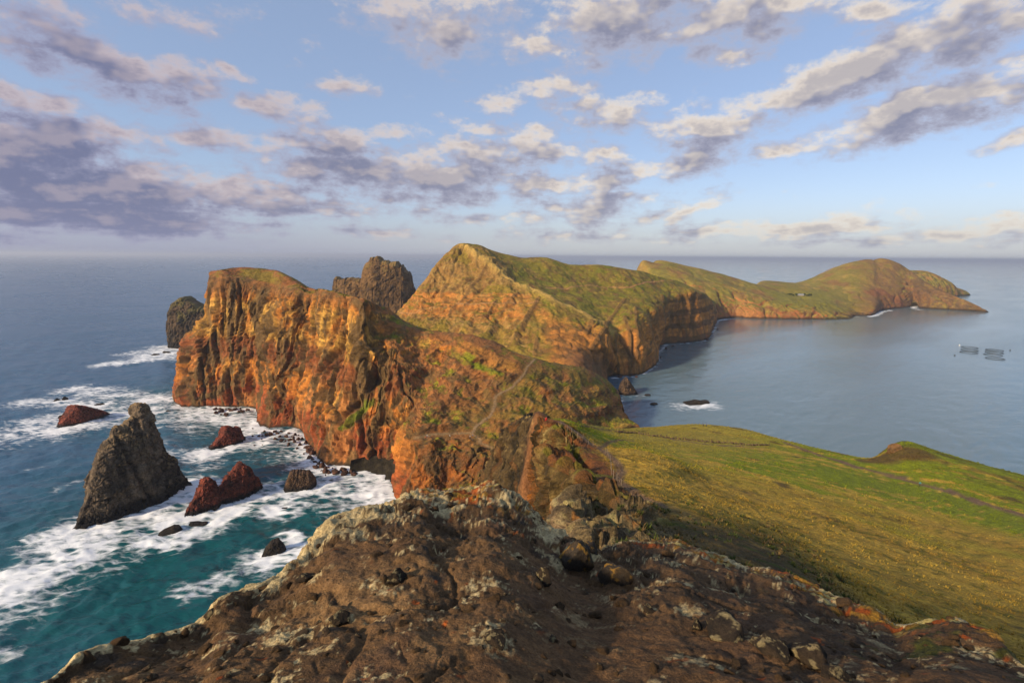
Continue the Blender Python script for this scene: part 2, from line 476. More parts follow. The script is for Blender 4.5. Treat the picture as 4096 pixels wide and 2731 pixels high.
# ------------------------------------------------------------------ the orange headland and the isthmus
def build_headland():
    cols = []   # base, low, mid, up (dY from the base), lip, slope, crest
    def c(base, low, mid, up, lip, crest, slope=None, d=(4, 12, 22, 30, 60)):
        Y0 = sea(*base)[1] if len(base) == 2 else base[2]
        pt = [(base[0], base[1], 's')] if len(base) == 2 else [base]
        for q, dd in zip((low, mid, up, lip), d[:4]): pt.append(q if len(q) == 3 else (q[0], q[1], Y0 + dd))
        lp = pt[-1]
        cr = crest if len(crest) == 3 else (crest[0], crest[1], Y0 + d[4])
        if slope is None: slope = ((lp[0] + cr[0]) / 2, (lp[1] + cr[1]) / 2 - 2, (lp[2] + cr[2]) / 2)
        cols.append([at(*q) if q[2] != 's' else sea(q[0], q[1], -2.5) for q in pt + [slope, cr]])
    c((700, 1605), (703, 1535), (735, 1400), (838, 1245), (838, 1122), (850, 1092))
    c((770, 1637), (765, 1560), (800, 1400), (885, 1240), (900, 1113), (890, 1078))
    c((880, 1637), (872, 1560), (890, 1400), (962, 1255), (985, 1128), (955, 1069), d=(6, 16, 24, 34, 70))
    c((1000, 1640), (1000, 1560), (1012, 1400), (1052, 1260), (1079, 1151), (1060, 1076), d=(2, 10, 20, 30, 70))
    c((1050, 1722), (1085, 1625), (1112, 1420), (1142, 1280), (1170, 1165), (1150, 1105), d=(16, 34, 44, 56, 90))
    c((1172, 1722), (1176, 1640), (1200, 1430), (1226, 1290), (1243, 1180), (1235, 1150), d=(8, 26, 36, 46, 75))
    c((1235, 1800), (1248, 1700), (1280, 1450), (1300, 1300), (1290, 1166), (1295, 1157), d=(10, 30, 42, 55, 62))
    c((1288, 1868), (1322, 1760), (1370, 1480), (1390, 1320), (1400, 1193), (1404, 1185), d=(14, 36, 50, 60, 68))
    c((1380, 1882), (1420, 1790), (1440, 1500), (1447, 1340), (1450, 1213), (1455, 1200), d=(10, 26, 36, 42, 54))
    c((1450, 1886), (1490, 1800), (1492, 1560), (1494, 1430), (1500, 1350), (1545, 1246, 420), d=(8, 24, 36, 46, 0))
    c((1530, 1890), (1545, 1810), (1562, 1660), (1572, 1530), (1577, 1445), (1650, 1309, 415), (1605, 1370, 392), d=(6, 16, 26, 33, 0))
    c((1588, 1925), (1592, 1850), (1612, 1765), (1622, 1690), (1641, 1630), (1800, 1340, 410), (1722, 1478, 384), d=(4, 10, 15, 21, 0))
    c((1605, 2062), (1622, 1990), (1642, 1885), (1652, 1800), (1664, 1756), (1950, 1386, 405), (1800, 1570, 350), d=(4, 9, 13, 17, 0))
    c((1680, 2110), (1705, 2015), (1742, 1905), (1765, 1815), (1775, 1778), (2060, 1432, 405), (1920, 1610, 350), d=(7, 16, 24, 31, 0))
    c((1850, 2115), (1870, 2020), (1895, 1910), (1910, 1830), (1930, 1795), (2200, 1461, 420), (2080, 1620, 354), d=(8, 18, 27, 34, 0))
    c((2000, 2110), (2020, 2010), (2040, 1910), (2070, 1830), (2100, 1785), (2330, 1490, 440), (2230, 1640, 362), d=(8, 18, 28, 40, 0))
    c((2200, 2060), (2230, 1980), (2260, 1900), (2300, 1810), (2335, 1752, 345), (2440, 1546, 462), (2400, 1655, 392), d=(8, 20, 34, 0, 0))
    c((2500, 1790), (2510, 1775), (2520, 1755), (2535, 1735), (2548, 1716), (2480, 1590, 472), (2493, 1655, 468), d=(0, 0, 0, 0, 0))
    cols = np.array(cols)                       # (K,7,3)
    first0 = cols[0] * np.array([1, 1, .9]) + np.array([14, 45, 0.0]); first = cols[0] * np.array([1, 1, .3]) + np.array([60, 150, -8.0])
    last = cols[-1] + np.array([10, 4, -30.0])
    net = np.concatenate([[first, first0], cols, [last]]).transpose(1, 0, 2)      # (7,K,3)
    b1 = net[-1] + np.array([8, 45, -22.0]); b2 = net[-1] + np.array([20, 110, -75.0]); b3 = b2 + np.array([10, 60, -90.0])
    net = np.concatenate([net, [b1, b2, b3]])
    Rn, K = net.shape[:2]
    ex = np.zeros((Rn, K, 2))
    ex[0:5, :, 0] = 1.0; ex[4, :, 0] = 0.8      # cliffness
    ex[:, 13:17, 0] *= 1.0
    ex[3:5, 18:, 0] = 0.5
    P, U, V, E = loft(net, 400, 520, ex, wr=[1, 1, 1, 1, 1.1, 1.1, .4, .3, .2])
    cl = E[..., 0]
    N = normals(P)
    if N[50, 250] @ (EYE - P[50, 250]) < 0: N = -N
    q = coord(P + 3 * fbm(P / 40 + 2, 2)[..., None], 1, 1, 8.0)
    rib = ridged(q / 30, 3); rib2 = ridged(q / 10 + 5, 3)
    big = fbm(P / 60, 3)
    ck1 = crack(coord(P + 2.2 * fbm(P / 22 + 6, 3)[..., None], 24, 24, 260) + 3, .10); ck2 = crack(coord(P + 1.3 * fbm(P / 9 + 1, 3)[..., None], 9, 9, 90) + 8, .13)
    calm = 1 - .75 * sst(U, 13.4, 14.2); ck1 = ck1 * calm; ck2 = ck2 * calm
    _, _, bid = cells(coord(P + .8 * fbm(P / 5, 2)[..., None], 4.5, 4.5, 26), 3)
    d_c = 5.0 * big + 11.0 * (rib - .5) + 3.0 * (rib2 - .5) + .8 * fbm(P / 4, 4, .65) - 5.5 * ck1 - 2.4 * ck2 + 2.0 * (bid - .5)
    d_s = 4.0 * fbm(P / 45, 3) + 3.6 * (ridged(coord(P, 16, 26, 16), 4, .6) - .5) + 1.5 * fbm(P / 6, 4, .6)
    # dykes: proud or recessed vertical bands, followed on the rock
    def C2(*pts): return [(600 + .51 * x, 950 + .51 * y) for x, y in pts]
    dykes = [(C2((650, 370), (660, 520), (650, 620), (620, 800)), 2.6), (C2((915, 400), (855, 600), (880, 800), (890, 1000), (840, 1340)), 6.5),
             (C2((1110, 720), (1060, 1000), (1040, 1250)), 3.2), (C2((1230, 760), (1200, 900), (1185, 1120)), 2.2), (C2((1390, 650), (1380, 860)), 2.0),
             (C2((1640, 470), (1665, 600), (1620, 800), (1650, 950), (1700, 1100), (1640, 1400)), 7.0), (C2((1900, 885), (1840, 960), (1850, 1100), (1820, 1300), (1790, 1500)), 3.6),
             (C2((380, 870), (390, 1000), (330, 1150), (320, 1330)), 4.2), (C2((505, 900), (490, 1060), (400, 1170)), 2.6), (C2((650, 1140), (520, 1220), (390, 1260)), 3.0),
             (C2((1330, 1060), (1330, 1280), (1250, 1500)), 3.0), (C2((1430, 1000), (1385, 1200), (1400, 1430)), 2.0), (C2((765, 880), (735, 1150)), 3.8), (C2((655, 850), (640, 1060)), 2.8),
             (C2((1500, 560), (1530, 800), (1500, 1000)), 2.4), (C2((970, 640), (900, 900), (960, 1150), (930, 1330)), 3.5), (C2((540, 590), (535, 690)), 1.3), (C2((1040, 470), (1045, 700)), 1.3),
             (C2((1830, 880), (1810, 1010), (1815, 1130)), 3.0), (C2((2100, 1340), (2060, 1480), (2040, 1560)), 3.0), (C2((1980, 1190), (1930, 1330)), 2.4)]
    dk = np.zeros(P.shape[:2])
    for ln, w in dykes:
        pts = pick(P, ln)
        if len(pts) < 2: continue
        wob = 1 + .35 * fbm(P / 9 + w, 2)
        dk = np.maximum(dk, 1 - sst(line_dist(P, pts, 12) / wob, w * .62, w * .95))
    d_c = d_c + 2.2 * dk * (0.4 + 0.9 * fbm(P / 25 + 3, 2))
    strat = P[..., 2] * 1.0 + 0.06 * P[..., 0] + 9 * fbm(P / 55 + 8, 2) + 3 * fbm(P / 14 + 5, 3)
    led = np.abs(((strat / 5.5) % 1.0) - .5) * 2
    d_c = d_c + 1.1 * (led - .5) * (1 - dk) * sst(fbm(P / 24 + 77, 2), -.1, .25)
    strat_s = P[..., 2] * 1.0 + 0.55 * (P[..., 0] + 120) * .5 + 4 * fbm(P / 40 + 2, 2)
    leds = sst(np.abs(((strat_s / 9) % 1.0) - .5) * 2, .2, .9)
    d_s = d_s + 1.6 * leds
    fade = np.clip(V / 1.0, 0.15, 1)
    d_c = d_c - d_c[cl > .5].mean(); d_s = d_s - d_s[cl < .5].mean()
    disp = (cl * d_c + (1 - cl) * d_s) * np.where(V > 6.5, .8, 1) * fade
    # keep the surveyed skyline, flatten the trodden paths
    hold = np.exp(-((V - 6) / .3) ** 2) * .7 + np.exp(-((V - 4) / .35) ** 2) * (1 - sst(U, 9.5, 11)) * .75 + (1 - sst(U, 9, 11)) * sst(V, 4, 4.4) * .5
    disp *= 1 - np.clip(hold, 0, .85)
    paths = [[(1660, 1752), (1720, 1738), (1800, 1733), (1880, 1732), (1905, 1742), (1925, 1772), (1965, 1790)],
             [(1888, 1738), (1905, 1705), (1935, 1680), (1965, 1660), (1978, 1625), (1985, 1585), (2005, 1568), (2040, 1555), (2075, 1520), (2098, 1490), (2110, 1465), (2140, 1437)],
             [(2140, 1436), (2100, 1422), (2055, 1405)]]
    pd = np.full(P.shape[:2], 1e9)
    plines = []
    for ln in paths:
        pts = pick(P, ln, step=8); plines.append(pts)
        pd = np.minimum(pd, line_dist(P, pts, 12))
    disp *= np.where(cl < .9, sst(pd, 1.0, 7.0), 1)
    P2 = P + N * disp[..., None]
    N2 = normals(P2)
    if N2[50, 250] @ (EYE - P2[50, 250]) < 0: N2 = -N2
    up = np.clip(N2[..., 2], 0, 1)
    z = P2[..., 2]
    # colour
    n1, n2, n3 = fbm(coord(P, 30, 30, 55) + 1, 4), fbm(coord(P, 8, 8, 60) + 4, 4), fbm(coord(P, 3.5, 3.5, 9) + 9, 3)
    s = strat / 1.0 + 6 * n1
    c = mix(ORANGE, OCHRE, sst(n2, -.05, .5))
    c = mix(c, RED, sst(-z + 30 + 20 * n1 + 8 * n2, -8, 10) * .92)
    c = mix(c, (0.50, 0.30, 0.095), sst(z + 8 * n1, 68, 76) * (1 - sst(z + 6 * n1, 100, 110)) * sst(n1 + .5 * n2, -.35, .05) * .9)
    c = mix(c, BROWN, sst(z + 8 * n1, 104, 118) * .9)
    c = mix(c, (0.19, 0.060, 0.036), (sst(z + 10 * n1, 46, 54) - sst(z + 10 * n1, 66, 72)) * .85)
    c = mix(c, (0.46, 0.20, 0.09), sst(fbm(P / 42 + 31, 2), .12, .3) * (1 - sst(z, 45, 65)) * .8)
    thin = sst(np.sin(s * 1.1) + 1.1 * n3 + .8 * n2, .4, 1.2)
    c = mix(c, np.array(c) * .62, thin * .8)
    c = mix(c, np.array(c) * .55, sst(rib2, .60, .30) * .3)
    c = mix(c, DYKE, sst(ridged(coord(P + 5 * fbm(P / 16, 2)[..., None], 15, 15, 85) + 2, 2), .63, .76) * .85)
    c = mix(c, (0.07, 0.048, 0.032), sst(ridged(coord(P + 4 * fbm(P / 12 + 5, 2)[..., None], 8, 8, 60) + 12, 2), .70, .82) * .7)
    c = mix(c, np.array(c) * .6, sst(fbm(coord(P, 4, 4, 9) + 15, 4), .05, .4) * .7)
    c = c * (1 + .35 * (bid - .5))[..., None]
    c = mix(c, (0.075, 0.042, 0.026), np.maximum(ck1, .7 * ck2) * .8)
    c = mix(c, np.array(DYKE) * .8 * (1 + .6 * n3[..., None]), dk * .95)
    # right wall above the cove: browner and darker
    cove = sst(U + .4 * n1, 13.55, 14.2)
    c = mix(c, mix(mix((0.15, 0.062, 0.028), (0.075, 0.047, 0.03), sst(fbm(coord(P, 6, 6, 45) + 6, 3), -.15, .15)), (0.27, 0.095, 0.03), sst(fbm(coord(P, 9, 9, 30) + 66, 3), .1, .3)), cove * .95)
    # slopes: red-brown soil, bedded rock, scattered green
    sl = mix((0.27, 0.115, 0.052), (0.165, 0.095, 0.055), sst(n1 + .5 * n3, -.2, .35))
    sl = mix(sl, (0.34, 0.125, 0.045), leds * .8 * sst(n1 + .4 * n3, -.15, .3))
    sl = mix(sl, (0.095, 0.058, 0.042), sst(fbm(P / 8 + 44, 4), .08, .35) * .7)
    sl = mix(sl, DYKE, sst(ridged(coord(P, 16, 30, 16) + 3, 2), .68, .80) * .8)
    veg = fbm(P / 13 + 20, 4) + .55 * fbm(P / 2.5 + 2, 3) + .35 * (1 - leds) - .17
    sl = mix(sl, GRASS, sst(veg, .12, .34) * .85)
    sl = mix(sl, (0.24, 0.25, 0.02), sst(veg + .3 * n1, .34, .52) * .85)
    of = line_dist(P, pick(P, [(1860, 1390), (1950, 1430), (2030, 1465)], 12, 14), 20)
    sl = mix(sl, (0.40, 0.175, 0.06), (1 - sst(of + 3 * n3, 5, 10)) * .85)
    of = line_dist(P, pick(P, [(2380, 1570), (2430, 1590), (2470, 1640)], 12, 14), 20)
    sl = mix(sl, (0.36, 0.15, 0.055), (1 - sst(of + 4 * n3, 7, 13)) * .8)
    gb = line_dist(P, pick(P, [(1870, 1420), (1930, 1470), (1990, 1500)], 12, 14), 20)
    sl = mix(sl, (0.20, 0.24, 0.015), (1 - sst(gb + 3 * n3, 1.5, 4.5)) * .8)
    sl = mix(sl, DRY, sst(fbm(P / 10 + 50, 3), .1, .4) * sst(U, 14.5, 17.5) * .7)
    sl = mix(sl, GRASS, sst(U, 14.0, 16.5) * sst(fbm(P / 18 + 80, 3), -.25, .2) * .6)
    isl = np.clip(1 - cl + (up - .62) * 2.2, 0, 1) * sst(up + .15 * n3, .34, .55)
    isl = np.where(U < 10.5, isl * sst(V, 3.7, 4.3), isl)
    c = mix(c, sl, isl)
    cap = sst(V, 4.2, 4.7) * (1 - sst(U, 8, 10))
    c = mix(c, mix((0.17, 0.125, 0.03), (0.21, 0.085, 0.045), sst(n1 + .7 * fbm(P / 15 + 70, 3) + .25 * (V - 5.5), -.1, .3)), cap * sst(up, .3, .5))
    gp = line_dist(P, pick(P, [(1485, 1610), (1445, 1640), (1400, 1690), (1375, 1710)]))
    c = mix(c, (0.11, 0.145, 0.014), (1 - sst(gp + 4 * n3, 1.5, 4.0)) * .8)
    c = mix(c, WET, (1 - sst(z + 2.0 * n3, 0.8, 3.2)) * .85)
    pdw = sst(pd + .5 * n3, 1.5, .6)
    c = mix(c, (0.27, 0.175, 0.12), pdw * np.where(cl < .95, 1, 0))
    fm = (pd[:-1, :-1] < .95) & (cl[:-1, :-1] < .97)
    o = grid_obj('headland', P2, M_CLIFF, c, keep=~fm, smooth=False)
    tag(o, 'orange and red banded sea cliff headland with grassy isthmus slope', kind='structure')
    o2 = grid_obj('footpath', P2, M_CLIFF, c, keep=fm)
    tag(o2, 'pale trodden footpath climbing the isthmus slope', kind='structure')
    return P2, plines, (U, V, isl, veg)

# ------------------------------------------------------------------ the pyramid hill and the bay cliffs
def build_hill():
    T = [ # R0 base, R1, R2 lip, R3, R4, R5 crest
     [(1500, 1420, 600), (1510, 1350, 640), (1530, 1310, 680), (1550, 1290, 720), (1570, 1275, 740), (1590, 1270, 760)],
     [(1600, 1420, 580), (1610, 1330, 630), (1620, 1270, 680), (1628, 1240, 715), (1632, 1220, 735), (1640, 1200, 760)],
     [(1680, 1420, 570), (1680, 1310, 640), (1680, 1245, 690), (1685, 1205, 715), (1695, 1155, 740), (1705, 1112, 770)],
     [(1830, 1440, 555), (1790, 1310, 635), (1760, 1235, 690), (1762, 1165, 732), (1772, 1080, 765), (1792, 1008, 800)],
     [(1950, 1470, 540), (1905, 1325, 615), (1885, 1220, 685), (1872, 1150, 725), (1858, 1060, 770), (1842, 976, 815)],
     [(2080, 1500, 520), (2050, 1345, 600), (2020, 1225, 675), (2005, 1150, 715), (1975, 1060, 760), (1900, 975, 830)],
     [(2200, 1520, 500), (2175, 1350, 590), (2150, 1235, 662), (2120, 1172, 705), (2040, 1090, 770), (1985, 1006, 850)],
     [(2330, 1560, 480), (2300, 1385, 575), (2255, 1270, 645), (2212, 1212, 680), (2150, 1125, 780), (2100, 1031, 880)],
     [(2443, 1505, 's'), (2405, 1410, 610), (2385, 1300, 640), (2330, 1262, 665), (2270, 1160, 780), (2180, 1032, 900)],
     [(2500, 1503, 's'), (2480, 1420, 640), (2448, 1335, 655), (2400, 1250, 720), (2350, 1165, 810), (2290, 1061, 910)],
     [(2555, 1500, 's'), (2562, 1400, 655), (2545, 1280, 685), (2480, 1220, 760), (2440, 1155, 840), (2395, 1060, 920)],
     [(2636, 1442, 's'), (2628, 1335, 765), (2618, 1235, 790), (2560, 1185, 830), (2520, 1140, 870), (2465, 1068, 930)],
     [(2625, 1408, 's'), (2650, 1300, 850), (2660, 1215, 860), (2610, 1165, 880), (2570, 1130, 910), (2520, 1078, 945)],
     [(2665, 1374, 's'), (2700, 1280, 910), (2715, 1185, 915), (2660, 1152, 925), (2620, 1125, 945), (2570, 1085, 970)],
     [(2735, 1371, 's'), (2760, 1270, 925), (2770, 1168, 935), (2700, 1145, 950), (2665, 1125, 975), (2620, 1104, 1000)],
     [(2818, 1360, 's'), (2815, 1270, 955), (2810, 1180, 970), (2760, 1158, 985), (2720, 1138, 1010), (2680, 1118, 1040)],
     [(2850, 1325, 's'), (2848, 1260, 1060), (2840, 1205, 1070), (2800, 1170, 1080), (2770, 1155, 1090), (2730, 1135, 1110)],
     [(2869, 1282, 's'), (2866, 1260, 1250), (2862, 1235, 1255), (2850, 1210, 1260), (2830, 1190, 1265), (2800, 1165, 1270)]]
    net = net_points([[T[k][r] for k in range(len(T))] for r in range(6)])
    net = np.concatenate([net, [net[-1] + np.array([10, 70, -35.0]), net[-1] + np.array([20, 190, -190.0])]])
    Rn, K = net.shape[:2]
    ex = np.zeros((Rn, K, 1))
    ex[0:2, 8:, 0] = 1; ex[2, 8:, 0] = .7; ex[0:2, 7, 0] = .4
    P, U, V, E = loft(net, 330, 420, ex, wr=[1, 1, 1, 1, 1, .4, .25])
    cl = E[..., 0]; N = normals(P)
    if N[100, 200] @ (EYE - P[100, 200]) < 0: N = -N
    q = coord(P, 1, 1, 2.4)
    d_c = 8 * fbm(P / 90, 3) + 9 * (ridged(q / 42, 3) - .5) + 2.6 * (ridged(q / 13 + 3, 3) - .5) + 1.5 * fbm(P / 8, 3)
    left = 1 - sst(U, 5.2, 6.6)
    d_s = 6 * fbm(P / 90 + 3, 3) + 1.0 * (ridged(P / 22 + 9, 4, .6) - .5) + (2.6 + 5.0 * left) * (ridged(coord(P, 34, 60, 60) + 4, 4) - .5) + 1.4 * fbm(P / 10, 4)
    strat = P[..., 2] + 6 * fbm(P / 80 + 8, 2) + 2 * fbm(P / 15 + 1, 2)
    band = sst(strat, 68, 72) * (1 - sst(strat, 96, 101))
    led = np.abs(((strat / 7) % 1) - .5) * 2
    face = np.maximum(band * left, cl)
    def C3(*pts): return [(1500 + .51 * x, 900 + .51 * y) for x, y in pts]
    dk = np.zeros(P.shape[:2])
    for ln, w in [(C3((870, 320), (700, 560), (570, 720)), 3.2), (C3((560, 470), (520, 560)), 3), (C3((1120, 540), (1040, 620), (980, 710)), 3.2), (C3((1280, 590), (1200, 720), (1150, 820)), 3.6),
                  (C3((1700, 760), (1640, 860)), 4), (C3((1810, 810), (1790, 950), (1830, 1130), (1890, 1170)), 2.6), (C3((1890, 860), (1895, 1000), (1910, 1170)), 2.8), (C3((1960, 720), (2010, 880), (2000, 1170)), 3.6),
                  (C3((2040, 640), (2060, 880), (2040, 1150)), 3), (C3((2170, 700), (2150, 1000)), 4), (C3((2255, 560), (2262, 920)), 5), (C3((1960, 580), (1800, 800), (1720, 920), (1690, 980)), 3.4), (C3((950, 600), (890, 690)), 2),
                  (C3((760, 600), (690, 660)), 2), (C3((1270, 880), (1250, 1020)), 3)]:
        pts = pick(P, ln)
        if len(pts) > 1: dk = np.maximum(dk, 1 - sst(line_dist(P, pts, 10) / (1 + .4 * fbm(P / 12 + w, 2)), w * .6, w))
    hck = crack(coord(P + 4 * fbm(P / 20 + 6, 3)[..., None], 24, 24, 120) + 5, .12)
    d_c = d_c - 4 * hck; d_s = d_s - (.8 + 1.6 * left) * crack(coord(P + 6 * fbm(P / 25 + 2, 3)[..., None], 38, 38, 160) + 9, .10) - (.2 + .8 * left) * crack(P / 11 + 3, .12)
    d_c = d_c + 2 * dk + 1.1 * (led - .5) * sst(fbm(P / 30 + 3, 2), -.1, .2)
    d_s = d_s + 1.5 * dk + 1.6 * (led - .5) * band * left
    d_c = d_c - d_c.mean(); d_s = d_s - d_s.mean()
    disp = (cl * d_c + (1 - cl) * d_s) * np.clip(V, .15, 1) * (1 - .75 * np.exp(-((V - 5) / .35) ** 2))
    ridge_line = pick(P, [(1850, 985), (1900, 1015), (2000, 1085), (2090, 1148), (2160, 1182), (2212, 1212), (2300, 1246), (2400, 1295), (2455, 1335)])
    rl = line_dist(P, ridge_line)
    P2 = P + N * disp[..., None] + np.stack([0 * rl, 0 * rl, 3.5 * np.exp(-(rl / 9) ** 2)], -1)
    N2 = normals(P2)
    if N2[100, 200] @ (EYE - P2[100, 200]) < 0: N2 = -N2
    up = np.clip(N2[..., 2], 0, 1); z = P2[..., 2]
    n1, n2, n3 = fbm(P / 45 + 1, 4), fbm(P / 16 + 4, 4), fbm(P / 6 + 9, 3)
    # rocky face
    rock = mix((0.24, 0.155, 0.07), (0.165, 0.10, 0.05), sst(n2, -.2, .3))
    rock = mix(rock, (0.26, 0.185, 0.095), sst(ridged(coord(P, 34, 60, 60) + 4, 4), .55, .75) * .5)
    rock = mix(rock, (0.36, 0.165, 0.06), band * sst(n2 + .3, -.2, .2) * .9)
    rock = mix(rock, np.array(rock) * .6, sst(np.sin(strat * 1.1) + n3, .3, 1.1) * band * .8)
    rock = mix(rock, (0.17, 0.055, 0.033), sst(-np.abs(fbm(P / 30 + 40, 2) - .25), -.1, 0) * (1 - sst(z, 50, 72)) * .8)
    low = 1 - sst(z + 8 * n1, 60, 74)
    rock = mix(rock, (0.095, 0.064, 0.042), sst(fbm(P / 11 + 25, 4), .06, .3) * (.5 + .4 * low))
    rock = mix(rock, (0.30, 0.235, 0.14), sst(fbm(P / 5 + 35, 3), .15, .4) * .6)
    rock = mix(rock, GRASS, sst(n1 + .8 * n2 + (up - .6) * .8 + .22 * low + .1 * sst(z, 120, 150), .30, .52) * .85)
    rock = mix(rock, (0.27, 0.20, 0.05), low * sst(fbm(P / 30 + 15, 3) + .4 * n3, .08, .3) * .7)
    cliffc = mix((0.40, 0.185, 0.065), (0.27, 0.12, 0.05), sst(n2, -.2, .3))
    dark_band = sst(np.sin(strat * .27 + 1.2 * n1) , .1, .6) * sst(U, 11.2, 12.4)
    cliffc = mix(cliffc, (0.115, 0.062, 0.040), dark_band * .85)
    cliffc = mix(cliffc, np.array(cliffc) * .65, sst(np.sin(strat * .8 + 2 * n2) + 1.4 * n3, .5, 1.2) * .6)
    cliffc = mix(cliffc, (0.40, 0.11, 0.06), sst(n1 - z / 60, .0, .3) * .6)
    cliffc = mix(cliffc, np.array(DYKE) * .9, sst(ridged(coord(P, 26, 26, 110) + 2, 2), .64, .78) * .7)
    cliffc = mix(cliffc, (0.14, 0.095, 0.055), sst(z, 78, 95) * .55)
    scree = mix((0.20, 0.10, 0.062), SCREE, sst(n2, -.1, .3))
    gr = mix((0.180, 0.165, 0.030), (0.125, 0.140, 0.018), sst(n2, -.15, .25))
    gr = mix(gr, (0.28, 0.20, 0.065), sst(n1 + .7 * n3, .0, .4) * .7)
    gr = mix(gr, (0.165, 0.09, 0.05), sst(fbm(P / 22 + 60, 5, .6), .12, .34) * .85)
    gr = mix(gr, (0.115, 0.075, 0.042), sst(ridged(coord(P, 26, 40, 30) + 7, 4), .58, .74) * .6)
    c = mix(gr, rock, np.clip(left + band * 0, 0, 1) * (1 - .5 * sst(up, .8, .95)))
    c = mix(c, cliffc, cl * sst(-up, -.78, -.45))
    c = mix(c, cliffc, sst(U + .3 * n1, 5.7, 6.3) * (1 - sst(V + .5 * n2, 1.3, 2.2)) * .92)
    c = mix(c, scree, (sst(U, 6.3, 7.0) - sst(U, 8.0, 8.5)) * (1 - sst(V, .6, 1.2)))
    c = mix(c, (0.36, 0.27, 0.125), np.exp(-(rl / 7) ** 2) * .9)
    c = mix(c, DYKE, dk * .8)
    c = mix(c, (0.10, 0.06, 0.038), hck * cl * .7)
    tr = line_dist(P, pick(P, [(1600, 1252), (1700, 1240), (1800, 1228), (1950, 1220), (2150, 1215)], 10))
    tr = np.minimum(tr, line_dist(P, pick(P, [(2150, 1148), (2270, 1152), (2350, 1140), (2520, 1148), (2600, 1130), (2690, 1120)], 10)))
    c = mix(c, (0.30, 0.18, 0.12), 1 - sst(tr, .8, 2.2))
    c = mix(c, WET, (1 - sst(z + 2.5 * n3, 1, 4)) * .8)
    fm = tr[:-1, :-1] < 1.4
    o = grid_obj('pyramid_hill', P2, M_HILL, c, keep=~fm)
    tag(o, 'pyramid shaped rocky hill with bay cliffs', kind='structure')
    o2 = grid_obj('footpath', P2, M_HILL, c, keep=fm)
    tag(o2, 'narrow footpath crossing the flank of the pyramid hill', kind='structure')
    return P2

